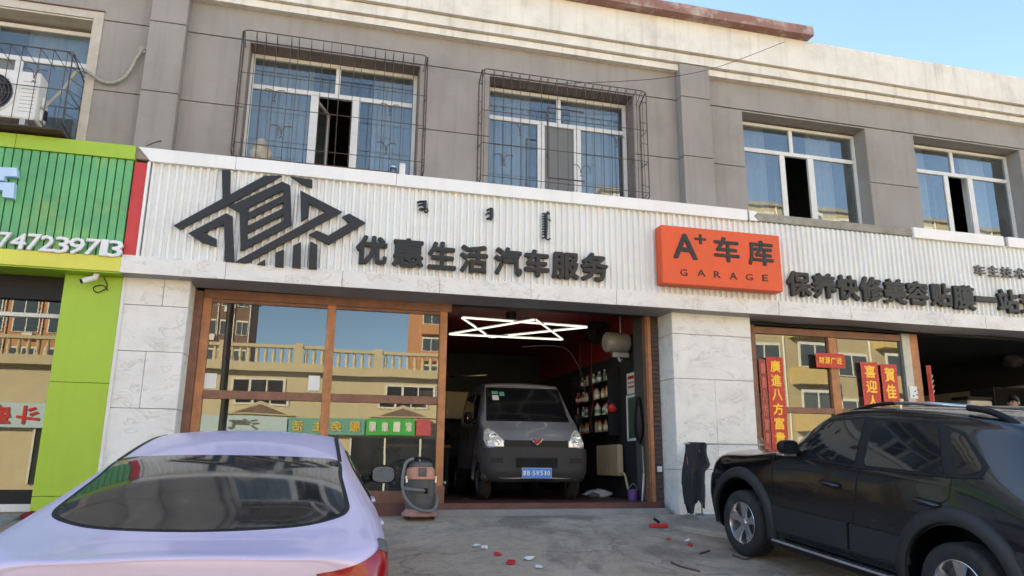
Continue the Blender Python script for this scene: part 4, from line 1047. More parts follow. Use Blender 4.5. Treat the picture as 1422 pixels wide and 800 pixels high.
def mirror_set(c, x, y, z, w_=.20, h=.14, d=.11, mat_='black_plastic', strip=None, glass_back=True, gm='mirror_glass'):
    for sg in (1, -1):
        cy = sg*y; mb = MB(); rows = []
        for i, (xx, k) in enumerate(((x-.005, .92), (x+.01, 1.0), (x+d*.5, .92), (x+d*.85, .62), (x+d, .25))):
            row = []
            for j in range(17):
                a = 2*math.pi*j/16; ca, sa = math.cos(a), math.sin(a); e = .62
                row.append((xx, cy+.5*w_*k*math.copysign(abs(ca)**e, ca), z+.5*h*k*math.copysign(abs(sa)**e, sa)))
            rows.append(row)
        mb.grid(rows)
        mr = mb.build('mirror', mat_, c.root, smooth=50)
        vs = [(x-.001, cy+.43*w_*math.copysign(abs(math.cos(2*math.pi*j/20))**.62, math.cos(2*math.pi*j/20)), z+.42*h*math.copysign(abs(math.sin(2*math.pi*j/20))**.62, math.sin(2*math.pi*j/20))) for j in range(20)]
        MB().add(vs, [tuple(range(20))]).build('mirror_glass', gm, mr)
        MB().tube([(x+.05, cy-sg*w_*.42, z-h*.25), (x+.07, cy-sg*w_*.95, z-h*.35)], [.03, .04], 8).build('mirror_arm', mat_, mr, smooth=True)
        if strip: box(strip, 'alu', mr, x+.005, x+d*.8, min(cy-.4*w_, cy+.4*w_)+.0, max(cy-.4*w_, cy+.4*w_), z-h*.56, z-h*.40, bevel=.004)

# ---------------------------------------------------------------- black SUV
def suv():
    rt = thing('parked_suv', 'dusty black SUV with roof rails parked nose in at the right', 'car', local=pose((5.43, -2.46, gz(5.43, -2.46)), 94.5, 6.28))
    def sec(x, zb, y1, y2, y3, y4, y5, z5, y6, z6, y7, z7, z8, z3=.60, z4=.90):
        return (x, [(y1, zb), (y2, zb+.10), (y3, z3), (y4, z4), (y5, z5), (y6, z6), (y7, z7), (0, z8)])
    st = [(.80, [(.45, .32), (.55, .36), (.62, .52), (.64, .70), (.62, .83), (.54, .90), (.32, .94), (0, .95)]),
          (.745, [(.60, .25), (.72, .33), (.80, .55), (.79, .76), (.75, .90), (.64, .985), (.38, 1.02), (0, 1.03)]),
          sec(.54, .22, .74, .84, .88, .88, .81, .99, .68, 1.05, .40, 1.085, 1.095, .58, .82),
          sec(.06, .21, .76, .86, .895, .89, .83, 1.05, .70, 1.09, .40, 1.13, 1.145),
          sec(-.42, .21, .76, .87, .895, .90, .85, 1.12, .73, 1.15, .45, 1.19, 1.21),
          sec(-.75, .21, .76, .87, .895, .90, .86, 1.14, .755, 1.30, .60, 1.385, 1.41),
          sec(-1.12, .21, .76, .87, .895, .90, .865, 1.145, .70, 1.50, .61, 1.585, 1.62),
          sec(-1.6, .21, .76, .87, .895, .90, .865, 1.15, .685, 1.555, .60, 1.655, 1.705),
          sec(-2.2, .21, .76, .87, .895, .90, .865, 1.16, .685, 1.555, .60, 1.655, 1.71),
          sec(-2.7, .22, .76, .87, .895, .90, .855, 1.17, .69, 1.53, .595, 1.625, 1.68),
          sec(-3.05, .23, .74, .85, .885, .885, .83, 1.15, .69, 1.46, .57, 1.555, 1.61),
          sec(-3.25, .26, .72, .83, .87, .86, .80, 1.10, .70, 1.25, .56, 1.36, 1.42, .58, .86),
          (-3.42, [(.62, .30), (.74, .38), (.80, .56), (.77, .78), (.72, .96), (.62, 1.05), (.50, 1.12), (0, 1.16)]),
          (-3.46, [(.55, .34), (.66, .40), (.72, .55), (.70, .74), (.66, .88), (.58, .95), (.46, 1.0), (0, 1.03)])]
    c = Car(rt, st); FX_, RX = .06, -2.57
    c.body('paint_black', [(FX_, .36, .445, .42, 1.1), (RX, .36, .445, .42, 1.1)])
    for sg, vw in ((1, 'L'), (-1, 'R')):
        # glasshouse: black surround with three panes
        c.patch('window_surround', [(-.62, 1.135), (-1.06, 1.52), (-1.5, 1.572), (-2.3, 1.552), (-2.53, 1.505), (-2.80, 1.27), (-2.77, 1.20), (-2.70, 1.172), (-1.6, 1.125)], vw, 'black_plastic', .003)
        for poly in ([(-.72, 1.15), (-1.09, 1.498), (-1.50, 1.548), (-1.545, 1.145)], [(-1.655, 1.148), (-1.61, 1.548), (-2.28, 1.53), (-2.455, 1.172)], [(-2.57, 1.185), (-2.395, 1.51), (-2.53, 1.475), (-2.765, 1.255), (-2.70, 1.20)]):
            c.patch('side_window', chamfer(poly), vw, 'car_glass', .007, .05)
        c.line('door_seam', [(-.44, 1.12), (-.46, .9), (-.44, .40)], vw); c.line('door_seam', [(-1.60, 1.13), (-1.58, .9), (-1.50, .36)], vw, .006)
        c.line('door_seam', [(-2.53, 1.16), (-2.52, 1.0), (-2.36, .88), (-2.22, .72), (-2.12, .50), (-2.05, .36)], vw)
        c.line('door_seam', [(-.42, .36), (-1.3, .345), (-2.06, .36)], vw, .005)
        c.line('belt_trim', [(-.62, 1.13), (-1.6, 1.122), (-2.5, 1.155), (-2.78, 1.185)], vw, .008, 'black_plastic')
        for x0, x1, z0, z1, z2, z3 in ((-.47, -1.485, .375, .615, .625, .40), (-1.515, -2.14, .40, .625, .63, .42)):
            c.patch('door_cladding', [(x0, z0), (x1, z3), (x1, z2), (x0, z1)], vw, 'cladding', .020, .08, thick=.03)
        c.flare(FX_, .37, .455, .565, sg, .045, -12, 192); c.flare(RX, .37, .455, .575, sg, .045, -14, 192)
        for hx in (-1.27, -2.32):
            c.patch('handle_recess', [(hx-.14, .90), (hx+.10, .91), (hx+.10, .97), (hx-.14, .96)], vw, 'seam', .001, .05)
            p, _ = c.proj(hx, .94, vw)
            MB().tube([(hx+.12, p.y-sg*.005, .945), (hx+.09, p.y+sg*.035, .945), (hx-.10, p.y+sg*.035, .935), (hx-.13, p.y-sg*.005, .935)], .017, 8).build('door_handle', 'paint_black', rt, smooth=True)
        # running board
        sb = MB().box(-2.08, -.56, min(sg*.86, sg*1.0), max(sg*.86, sg*1.0), .245, .30).build('running_board', 'black_plastic', rt, bevel=.012)
        st_ = MB().box(-2.02, -.60, min(sg*.90, sg*.985), max(sg*.90, sg*.985), .301, .305).build('tread_strip', 'alu', sb)
        MB().box(-2.05, -.58, min(sg*.985, sg*1.006), max(sg*.985, sg*1.006), .292, .312).build('edge_strip', 'steel_grey', sb, bevel=.004)
        dm = MB().box(-.012, .012, -.020, .020, .305, .309).mesh('tread_stud', 'black_plastic')
        for k in range(26): o = link('tread_stud', dm, sb); o.location = (-.64-k*.053, sg*.942, 0)
        for xx in (-.8, -1.8): MB().tube([(xx, sg*.75, .27), (xx, sg*.9, .26)], .015, 6).build('bracket', 'black_plastic', sb)
        # roof rail
        rl = MB().tube([(-1.72, sg*.585, 1.704), (-2.1, sg*.588, 1.715), (-2.48, sg*.588, 1.705)], .016, 10).build('roof_rail', 'alu', rt, smooth=True)
        MB().tube(smooth_path([(-1.22, sg*.59, 1.60), (-1.4, sg*.587, 1.655), (-1.6, sg*.585, 1.692), (-1.74, sg*.585, 1.702)]), .018, 8).build('rail_foot', 'black_plastic', rl, smooth=True)
        MB().tube(smooth_path([(-2.46, sg*.588, 1.695), (-2.62, sg*.588, 1.68), (-2.78, sg*.588, 1.63), (-2.92, sg*.585, 1.555)]), .027, 8).build('rail_foot', 'black_plastic', rl, smooth=True)
        box('rail_stay', 'alu', rl, -1.80, -1.77, sg*.585-.012, sg*.585+.012, 1.62, 1.70)
        c.patch('headlamp', [(sg*.46, .84), (sg*.76, .86), (sg*.74, .72), (sg*.50, .70)], 'F', 'lamp_clear', .006, .05)
        c.patch('tail_lamp', [(sg*.58, 1.32), (sg*.70, 1.25), (sg*.80, .98), (sg*.62, .98)], 'B', 'lamp_red', .006, .05)
        c.wheel(FX_, sg*.775, .345, .235, sg, .222); c.wheel(RX, sg*.775, .345, .235, sg, .222, z=.335)
    c.patch('windscreen', [(-.50, 0), (-.56, .60), (-1.02, .575), (-1.14, .35), (-1.17, 0), (-1.14, -.35), (-1.02, -.575), (-.56, -.60)], 'T', 'car_glass', .005, .06)
    c.patch('rear_window', [(.54, 1.18), (.50, 1.46), (-.50, 1.46), (-.54, 1.18)], 'B', 'car_glass', .005, .06)
    c.patch('rear_bumper', [(.70, .40), (.76, .70), (-.76, .70), (-.70, .40)], 'B', 'cladding', .03, .1, thick=.04)
    c.patch('front_bumper', [(.66, .34), (.70, .66), (-.70, .66), (-.66, .34)], 'F', 'cladding', .02, .1, thick=.03)
    c.patch('grille', [(.40, .74), (.42, .84), (-.42, .84), (-.40, .74)], 'F', 'black_plastic', .01, .08)
    for sg, vw in ((1, 'L'), (-1, 'R')):
        c.patch('bumper_corner', [(.66, .38), (.70, .80), (.80, .78), (.80, .40)], vw, 'cladding', .012, .05)
        c.patch('bumper_corner', [(-3.03, .45), (-3.05, .72), (-3.36, .70), (-3.32, .42)], vw, 'cladding', .02, .06, thick=.03)
    MB().box(-3.0, .5, -.7, .7, .26, .40).build('underbody', 'seam', rt)
    mirror_set(c, -.84, .985, 1.225, .20, .145, .15, strip='mirror_strip', gm='car_glass')
suv()

# ---------------------------------------------------------------- lavender sedan
def sedan():
    rt = thing('parked_sedan', 'lavender fastback sedan seen from behind at the lower left', 'car', local=pose((-.53, -6.35, -.71), 88.2, 5.5))
    def sec(x, zb, y1, y2, y3, y4, y5, z5, y6, z6, y7, z7, z8, z3=.58, z4=.80):
        return (x, [(y1, zb), (y2, zb+.10), (y3, z3), (y4, z4), (y5, z5), (y6, z6), (y7, z7), (0, z8)])
    st = [(-.02, [(.50, .36), (.58, .42), (.62, .58), (.62, .72), (.05, .66, .86), (.05, .62, .945), (.035, .38, .965), (.03, 0, .975)]),
          (.03, [(.62, .30), (.70, .38), (.76, .58), (.78, .76), (.10, .80, .90), (.07, .68, .97), (.055, .40, .985), (.05, 0, .995)]),
          sec(.22, .22, .74, .85, .895, .90, .875, .965, .735, .995, .42, .990, .990),
          sec(.50, .20, .76, .88, .915, .92, .895, .980, .755, 1.03, .45, 1.015, 1.01),
          sec(.85, .19, .77, .89, .92, .925, .90, .985, .775, 1.085, .55, 1.105, 1.10),
          sec(1.25, .19, .77, .89, .92, .92, .90, .98, .755, 1.15, .58, 1.195, 1.20),
          sec(1.62, .19, .77, .89, .92, .92, .895, .97, .725, 1.205, .58, 1.262, 1.275),
          sec(2.3, .19, .77, .88, .91, .91, .885, .95, .69, 1.265, .57, 1.34, 1.375),
          sec(2.85, .19, .77, .88, .91, .91, .88, .935, .70, 1.22, .57, 1.31, 1.345),
          sec(3.4, .19, .77, .88, .91, .91, .875, .915, .76, 1.04, .58, 1.10, 1.13),
          sec(3.75, .19, .77, .88, .91, .90, .86, .88, .76, .93, .50, .965, .98),
          sec(4.3, .20, .74, .85, .89, .88, .80, .78, .68, .83, .40, .855, .865, .54, .70),
          (4.62, [(.60, .24), (.68, .32), (.72, .50), (.70, .60), (.66, .66), (.56, .70), (.32, .73), (0, .74)]),
          (4.68, [(.50, .30), (.56, .36), (.58, .48), (.56, .56), (.52, .60), (.44, .63), (.26, .65), (0, .66)])]
    c = Car(rt, st, sub=6); FX_, RX = 3.68, .93
    c.body('paint_lavender', [(FX_, .34, .36, .5, 1.1), (RX, .34, .36, .5, 1.1)])
    gp = [(.50, 0), (.515, .30), (.55, .52), (.63, .672), (.74, .722), (.90, .715), (1.25, .680), (1.585, .652), (1.615, .45), (1.63, 0)]
    full = gp + [(x, -y) for x, y in gp[-2:0:-1]]
    ctr = (1.05, 0)
    full = rounded(full)
    c.patch('window_surround', full, 'T', 'black_plastic', .002, .06)
    c.patch('rear_window', [(ctr[0]+(x-ctr[0])*.965, y*.965) for x, y in full], 'T', 'rear_glass', .005, .05)
    for sg, vw in ((1, 'L'), (-1, 'R')):
        c.patch('window_surround', [(1.28, 1.045), (1.75, 1.19), (2.25, 1.262), (2.8, 1.225), (3.45, .945), (3.3, .92), (2.2, .965)], vw, 'black_plastic', .003, .06)
        c.patch('side_window', [(1.36, 1.05), (1.78, 1.175), (2.15, 1.24), (2.20, .985)], vw, 'car_glass', .007, .06)
        c.patch('side_window', [(2.28, .98), (2.24, 1.245), (2.78, 1.21), (3.32, .955)], vw, 'car_glass', .007, .06)
        c.line('door_seam', [(1.34, 1.03), (1.30, .85), (1.42, .55), (1.48, .30)], vw); c.line('door_seam', [(2.24, .96), (2.26, .6), (2.3, .3)], vw); c.line('door_seam', [(3.42, .90), (3.36, .6), (3.3, .3)], vw)
        for hx in (1.62, 2.62):
            p, _ = c.proj(hx, .86, vw); MB().tube([(hx-.11, p.y-sg*.005, .86), (hx-.08, p.y+sg*.03, .862), (hx+.10, p.y+sg*.03, .855), (hx+.13, p.y-sg*.005, .852)], .014, 8).build('door_handle', 'paint_lavender', rt, smooth=True)
        # roof ditch strip along the edge of the roof
        c.patch('roof_strip', [(1.58, sg*.648), (1.58, sg*.672), (2.3, sg*.640), (2.9, sg*.640), (2.9, sg*.612), (2.3, sg*.612)] if sg > 0 else [(1.58, -.672), (1.58, -.648), (2.3, -.612), (2.9, -.612), (2.9, -.640), (2.3, -.640)], 'T', 'black_plastic', .004, .06)
        # tail lamp wraps the corner
        d = (.80, -sg*.60, 0)
        e1 = Vector((sg*.60, .80, 0)).normalized()
        def q(x, y, z): return (Vector((x, sg*y, 0)).dot(Vector((sg*.60, .80, 0))), z)
        outer = [q(.03, .60, .905), q(.14, .78, .945), q(.28, .895, .998), q(.46, .915, .965), q(.40, .915, .86), q(.22, .89, .79), q(.05, .66, .80)]
        if sg > 0: outer = outer[::-1]
        tl = c.patch('tail_lamp', outer, d, 'lamp_red', .006, .04)
        cap = [q(.20, .85, .972), q(.28, .895, .998), q(.46, .915, .963), q(.43, .915, .91)]
        if sg > 0: cap = cap[::-1]
        c.patch('lamp_lens', cap, d, 'grey_plastic', .009, .04, parent=tl)
        c.patch('headlamp', [(sg*.50, .60), (sg*.66, .60), (sg*.70, .68), (sg*.48, .69)] if sg > 0 else [(-.66, .60), (-.50, .60), (-.48, .69), (-.70, .68)], 'F', 'lamp_clear', .006, .05)
        c.wheel(FX_, sg*.80, .33, .225, sg, .225); c.wheel(RX, sg*.80, .33, .225, sg, .225)
    c.patch('windscreen', [(2.86, 0), (2.84, .56), (3.50, .62), (3.70, .55), (3.74, 0), (3.70, -.55), (3.50, -.62), (2.84, -.56)], 'T', 'car_glass', .005, .06)
    c.patch('rear_bumper', [(.60, .36), (.66, .56), (-.66, .56), (-.60, .36)], 'B', 'black_plastic', .02, .1, thick=.03)
    c.patch('front_grille', [(.50, .34), (.52, .56), (-.52, .56), (-.50, .34)], 'F', 'black_plastic', .01, .1)
    MB().box(.4, 4.3, -.7, .7, .22, .34).build('underbody', 'seam', rt)
    mirror_set(c, 3.10, 1.035, 1.0, .215, .155, .12)
sedan()

# ---------------------------------------------------------------- grey van in the garage
def van():
    rt = thing('grey_van', 'dark grey double cab van standing nose out in the garage', 'van', local=pose((3.19, .74, .155), -92.5, 0))
    def sec(x, zb, y1, y2, y3, y4, y5, z5, y6, z6, y7, z7, z8, z3=.55, z4=.85):
        return (x, [(y1, zb), (y2, zb+.12), (y3, z3), (y4, z4), (y5, z5), (y6, z6), (y7, z7), (0, z8)])
    st = [(.0, [(.52, .32), (.60, .38), (.66, .55), (.66, .70), (.62, .80), (.56, .845), (.34, .87), (0, .875)]),
          (-.06, [(.66, .30), (.74, .38), (.765, .56), (.755, .72), (.71, .83), (.62, .885), (.36, .91), (0, .92)]),
          sec(-.22, .28, .70, .775, .79, .785, .745, .94, .66, 1.00, .40, 1.03, 1.04, .56, .78),
          sec(-.42, .26, .72, .79, .80, .80, .765, 1.06, .69, 1.11, .45, 1.14, 1.15, .56, .82),
          sec(-.56, .26, .72, .79, .80, .80, .77, 1.12, .705, 1.20, .50, 1.24, 1.25),
          sec(-.82, .26, .72, .79, .80, .80, .77, 1.16, .665, 1.50, .52, 1.56, 1.575),
          sec(-1.05, .26, .72, .79, .80, .80, .77, 1.18, .63, 1.70, .52, 1.77, 1.79),
          sec(-1.5, .26, .72, .79, .80, .80, .77, 1.18, .64, 1.74, .53, 1.815, 1.845),
          sec(-2.3, .26, .72, .79, .80, .80, .77, 1.18, .65, 1.74, .53, 1.815, 1.845),
          sec(-2.56, .26, .72, .79, .80, .80, .765, 1.18, .655, 1.70, .52, 1.785, 1.82),
          (-2.64, [(.68, .30), (.74, .40), (.755, .56), (.75, .84), (.72, 1.16), (.62, 1.62), (.48, 1.72), (0, 1.76)])]
    c = Car(rt, st); FX_, RX = -.62, -3.2
    c.body('paint_grey', [(FX_, .32, .36, .45, 1.0)], 'cab')
    c.patch('windscreen_surround', [(-.665, 1.16), (-.60, 1.72), (.60, 1.72), (.665, 1.16)], 'F', 'black_plastic', .003, .06)
    ws_ = c.patch('windscreen', [(-.645, 1.185), (-.575, 1.70), (.575, 1.70), (.645, 1.185)], 'F', 'van_glass', .007, .06)
    c.patch('sticker', [(-.52, 1.50), (-.52, 1.58), (-.42, 1.58), (-.42, 1.50)], 'F', 'paper', .010, .1, parent=ws_); c.patch('sticker', [(-.40, 1.57), (-.40, 1.64), (-.32, 1.64), (-.32, 1.57)], 'F', 'board_teal', .010, .1, parent=ws_)
    c.patch('sticker', [(-.52, 1.60), (-.52, 1.65), (-.42, 1.65), (-.42, 1.60)], 'F', 'board_teal', .010, .1, parent=ws_)
    c.patch('bonnet_edge', [(-.46, .862), (-.46, .90), (.46, .90), (.46, .862)], 'F', 'paint_grey', .012, .06)
    c.patch('grille', [(-.50, .765), (-.48, .862), (.48, .862), (.50, .765)], 'F', 'black_plastic', .010, .06)
    bp = c.patch('bumper', [(-.70, .30), (-.755, .40), (-.765, .74), (-.60, .765), (.60, .765), (.765, .74), (.755, .40), (.70, .30)], 'F', 'cladding', .028, .06, thick=.05)
    c.patch('air_intake', [(-.31, .46), (-.32, .615), (.32, .615), (.31, .46)], 'F', 'seam', .031, .08, parent=bp)
    for z in (.50, .54, .58): c.line('intake_bar', [(-.30, z), (.30, z)], 'F', .007, 'black_plastic', .034, parent=bp)
    for sg in (-1, 1):
        c.patch('fog_recess', [(sg*.50, .53), (sg*.50, .61), (sg*.68, .61), (sg*.67, .54)][::(1 if sg < 0 else -1)], 'F', 'black_plastic', .031, .06, parent=bp)
        hl = [(.49, .77), (.505, .85), (.59, .965), (.68, 1.03), (.735, 1.0), (.755, .87), (.735, .775)]
        lamp = c.patch('headlamp', [(sg*a, b) for a, b in (hl if sg > 0 else hl[::-1])], 'F', 'lamp_clear', .012, .04)
        for (a, b, r) in ((.645, .915, .058), (.60, .825, .045), (.70, .83, .035)):
            p, n_ = c.proj(sg*a, b, 'F')
            MB().lathe([(r, .0), (r*.96, .012), (r*.7, -.004), (r*.3, -.018), (0, -.02)], (p.x+.016, p.y, p.z), 'X', 16).build('reflector', 'chrome', lamp, smooth=40)
        vw = 'L' if sg > 0 else 'R'
        c.patch('side_window', [(-.80, 1.21), (-1.02, 1.60), (-1.40, 1.66), (-1.42, 1.21)], vw, 'car_glass', .006, .06); c.patch('side_window', [(-1.52, 1.21), (-1.52, 1.66), (-2.35, 1.66), (-2.40, 1.21)], vw, 'car_glass', .006, .06)
        c.line('door_seam', [(-.62, 1.1), (-.85, .8), (-1.0, .4)], vw); c.line('door_seam', [(-1.47, 1.68), (-1.47, .34)], vw); c.line('door_seam', [(-2.45, 1.6), (-2.48, .4)], vw)
        c.patch('sill_cladding', [(-1.0, .30), (-1.0, .44), (-2.55, .44), (-2.55, .30)], vw, 'cladding', .01, .1)
        for hx in (-1.38, -2.38):
            p, _ = c.proj(hx, 1.02, vw); box('door_handle', 'black_plastic', rt, hx-.07, hx+.07, min(p.y, p.y+sg*.03), max(p.y, p.y+sg*.03), 1.0, 1.035, bevel=.008)
        c.wheel(FX_, sg*.685, .285, .17, sg, .17, steel=True, twin=False); c.wheel(RX, sg*.66, .285, .17, sg, .17, steel=True, twin=False)
    box('number_plate', 'plate_blue', rt, .036, .042, -.22, .22, .325, .465, bevel=.002)
    npl = box('plate_border', 'white_letter', rt, .034, .038, -.223, .223, .322, .468)
    for i, (ch, y, w_) in enumerate((('蒙', -.185, .052), ('B', -.125, .042), ('·', -.079, .012), ('5', -.045, .042), ('W', .012, .05), ('5', .072, .042), ('1', .127, .022), ('0', .176, .042))):
        T = lambda p: Vector((-p.y, p.x, p.z))
        z0, z1 = (.36, .43) if ch != '·' else (.388, .40)
        letter(ch, y-w_/2, y+w_/2, z0, z1, -.0455, .004, 'white_letter', npl, .022, 'plate_character', T=T)
    T = lambda p: Vector((-p.y, p.x, p.z))
    em = MB().add([T(Vector(p)) for p in [(-.085, -.03, .885), (-.03, -.035, .875), (0, -.036, .860), (.03, -.035, .875), (.085, -.03, .885), (.05, -.034, .835), (0, -.034, .80), (-.05, -.034, .835)]], [(0, 1, 2, 7), (2, 3, 4, 5), (2, 5, 6, 7)])
    o = em.build('emblem', 'emblem_red', rt); md = None
    em2 = MB(); 
    for sg in (-1, 1): em2.tube([T(Vector((sg*.09, -.033, .888))), T(Vector((sg*.05, -.037, .832))), T(Vector((0, -.037, .796)))], .006, 5)
    em2.build('emblem_rim', 'chrome', o)
    for sg in (-1, 1): c.line('wiper', [(sg*.02+.02, 1.205), (sg*.25+.12, 1.215), (sg*.30+.28, 1.225)], 'F', .007, 'black_plastic', .018)
    MB().tube([(-1.1, .02, 1.80), (-1.18, -.03, 2.02)], .003, 5).build('aerial', 'black_plastic', rt)
    c.patch('dash_paper', [(-.10, 1.20), (-.09, 1.225), (.06, 1.225), (.07, 1.20)], 'F', 'paper', .009, .1, parent=ws_)
    # open cargo bed behind the cab
    bd = box('cargo_bed', 'paint_grey', rt, -4.35, -2.70, -.76, .76, .62, .70, bevel=.01)
    for a in ((-4.35, -2.70, -.76, -.72), (-4.35, -2.70, .72, .76), (-4.35, -4.31, -.718, .718), (-2.74, -2.70, -.718, .718)): box('bed_side', 'paint_grey', bd, *a, .702, 1.02, bevel=.006)
    MB().box(-4.2, -.4, -.55, .55, .30, .42).build('chassis', 'seam', rt)
    mirror_set(c, -.86, .90, 1.22, .13, .20, .08)
van()

mat('cloth_maroon', (.16, .012, .02), .9, var=.2, scale=12)
# ================================================================ inside the garage
def star_light():
    A = [(2.137, 2.555), (3.202, .818), (4.215, 2.508)]; Bq = [(2.094, 1.148), (4.268, 1.343), (2.944, 2.828)]
    t = thing('star_light', 'six pointed star of white LED tubes under the red ceiling', 'ceiling light', (3.15, 1.85, 2.85))
    for q, dz in ((A, 0), (Bq, .03)):
        for i in range(3):
            a, b = Vector((*q[i], 2.85+dz)), Vector((*q[(i+1) % 3], 2.85+dz)); d = (b-a).normalized()
            tb = MB().tube([a+d*.03, b-d*.03], .012, 8).build('led_tube', 'led', t, smooth=True)
            MB().tube([a+d*.02+Vector((0, 0, .026)), b-d*.02+Vector((0, 0, .026))], .012, 4).build('housing', 'alu', tb)
        for p in q: MB().tube([(*p, 2.87), (*p, 3.12)], .003, 4).build('hanger', 'cable', t)
    MB().lathe([(.0, 0), (.07, 0), (.09, .05), (.09, .2), (.0, .2)], (3.05, 1.75, 2.93), n=14).build('hub', 'black_plastic', t, smooth=40)
star_light()
XWALL = 4.945
def shelving():
    t = thing('wall_shelf', 'black wall shelf unit crowded with bottles in the garage', 'shelf', (4.8, 2.6, 1.2))
    zs = [1.22, 1.50, 1.78, 2.06]
    for z in zs: box('shelf_board', 'black_plastic', t, 4.70, XWALL-.002, 1.72, 3.5, z-.02, z, bevel=.003)
    for y in (1.70, 2.6, 3.5): box('upright', 'black_plastic', t, 4.72, XWALL-.004, y-.012, y+.012, 1.15, 2.3)
    rnd = random.Random(5)
    pal = {'white': (.62, .62, .60), 'cream': (.55, .50, .38), 'green': (.10, .30, .12), 'yellow': (.60, .42, .06), 'red': (.45, .05, .05), 'blue': (.08, .16, .35), 'grey': (.22, .22, .22), 'orange': (.60, .22, .04)}
    for k, v in pal.items(): mat('bottle_'+k, v, .35, var=.06)
    lid = {'white': 'red', 'cream': 'grey', 'green': 'white', 'yellow': 'red', 'red': 'white', 'blue': 'white', 'grey': 'white', 'orange': 'grey'}
    forms = {'round': [(0, 0), (.036, 0), (.038, .01), (.038, .125), (.018, .155), (.016, .17)], 'slim': [(0, 0), (.026, 0), (.028, .01), (.028, .15), (.012, .175), (.012, .19)], 'jug': [(0, 0), (.055, 0), (.058, .012), (.058, .13), (.03, .17), (.022, .185)]}
    ordn = ['first', 'second', 'third', 'fourth', 'fifth', 'sixth', 'seventh', 'eighth', 'ninth', 'tenth', 'eleventh']
    lvl = ['lowest', 'second lowest', 'third', 'top']
    for si, z in enumerate(zs):
        y = 1.80; n = 0
        while y < 3.42 and n < 11:
            f = rnd.choice(['round', 'slim', 'jug', 'round']); c = rnd.choice(['white', 'white', 'cream', 'green', 'yellow', 'red', 'blue', 'grey', 'orange'] if si != 1 else ['white', 'cream', 'white', 'grey'])
            if si == 0: c = rnd.choice(['yellow', 'white', 'white', 'orange'])
            b = thing('bottle', f'{c} {dict(round="plastic bottle", slim="slim spray can", jug="squat jug")[f]}, {ordn[n]} from the front on the {lvl[si]} shelf', 'bottle', (4.83, y, z), 'bottles on the garage shelves')
            x = 4.79+rnd.uniform(-.03, .05); h = rnd.uniform(.9, 1.12)
            MB().lathe([(r, q*h) for r, q in forms[f]], (x, y, z), n=12).build('body', 'bottle_'+c, b, smooth=40)
            top = forms[f][-1]
            MB().lathe([(top[0]*1.15, top[1]*h-.012), (top[0]*1.15, top[1]*h+.022), (0, top[1]*h+.022)], (x, y, z), n=10).build('cap', 'bottle_'+lid[c], b, smooth=40)
            if f != 'slim': MB().lathe([(forms[f][3][0]*1.01, .04*h), (forms[f][3][0]*1.01, .10*h)], (x, y, z), n=12).build('label', 'paper' if c != 'white' else 'bottle_green', b, smooth=40)
            y += {'round': .10, 'slim': .085, 'jug': .15}[f]+rnd.uniform(.0, .06); n += 1
shelving()
def radiator():
    t = thing('radiator', 'cream ribbed radiator low on the black garage wall', 'radiator', (4.85, 2.0, .3))
    rb = MB().box(4.80, 4.90, -.032, .032, .50, 1.0).mesh('rib', 'cream_rad', bevel=.012, seg=2)
    for k in range(13): o = link('rib', rb, t); o.location = (0, 1.56+k*.074, 0)
    for z in (.54, .96): MB().tube([(4.85, 1.5, z), (4.85, 2.5, z)], .022, 8).build('header', 'cream_rad', t)
    MB().tube(smooth_path([(4.85, 1.52, .54), (4.85, 1.42, .54), (4.86, 1.36, .48), (4.88, 1.32, .30), (4.90, 1.30, .16)]), .02, 8).build('pipe', 'cream_rad', t, smooth=True)
mat('cream_rad', (.48, .40, .26), .5, var=.1)
radiator()
def heater():
    p = F(858, 476, 1.2); t = thing('drum_heater', 'pale grey drum heater hanging high beside the garage door', 'heater', (p.x, 1.2, 2.45))
    MB().lathe([(.0, -.20), (.13, -.20), (.165, -.17), (.165, .18), (.15, .20), (.0, .20)], (p.x-.03, 1.2, p.z), 'X', 26).build('drum', 'drum_grey', t, smooth=40)
    MB().lathe([(.0, .0), (.13, .0), (.14, .05), (.155, .05), (.155, -.02)], (p.x+.17, 1.2, p.z), 'X', 24).build('fan_mouth', 'black_plastic', t, smooth=40)
    box('bracket', 'steel_grey', t, p.x-.1, p.x+.18, 1.17, 1.23, p.z-.24, p.z-.165); MB().tube([(p.x+.05, 1.2, p.z+.16), (p.x+.05, 1.2, 3.12)], .012, 6).build('rod', 'steel_grey', t)
    MB().tube(smooth_path([(p.x, 1.2, p.z-.24), (p.x+.02, 1.18, p.z-.3), (p.x+.06, 1.2, p.z-.27)]), .02, 6).build('valve', 'steel_grey', t)
mat('drum_grey', (.28, .27, .25), .5, .2, var=.12)
heater()
p = F(828, 461, 2.0)
t = thing('hose_reel', 'dark round hose reel hanging from the garage ceiling', 'hose reel', p)
MB().lathe([(.05, -.06), (.21, -.06), (.21, -.045), (.10, -.04), (.10, .04), (.21, .045), (.21, .06), (.05, .06)], p, 'Y', 26).build('drum', 'black_plastic', t, smooth=40)
MB().tube([(p.x, p.y, p.z+.1), (p.x, p.y, 3.12)], .02, 6).build('hanger', 'black_plastic', t)
for i, (m_, pts, lb) in enumerate((('black_plastic', [(805, 478), (806, 520), (803, 560), (808, 600), (806, 640)], 'black air hose hanging straight down beside the shelf'), ('cloth_maroon', [(822, 476), (821, 520), (824, 552), (820, 585), (823, 600)], 'red air hose dangling in front of the shelf bottles'), ('grey_plastic', [(725, 482), (760, 480), (785, 484), (797, 498), (808, 520), (812, 545)], 'grey pipe curving down from the ceiling over the van'))):
    yy = 2.0 if i < 2 else 2.6
    cable(lb, [F(u, v, yy) for u, v in pts], .008, 6, 'hose', m_)
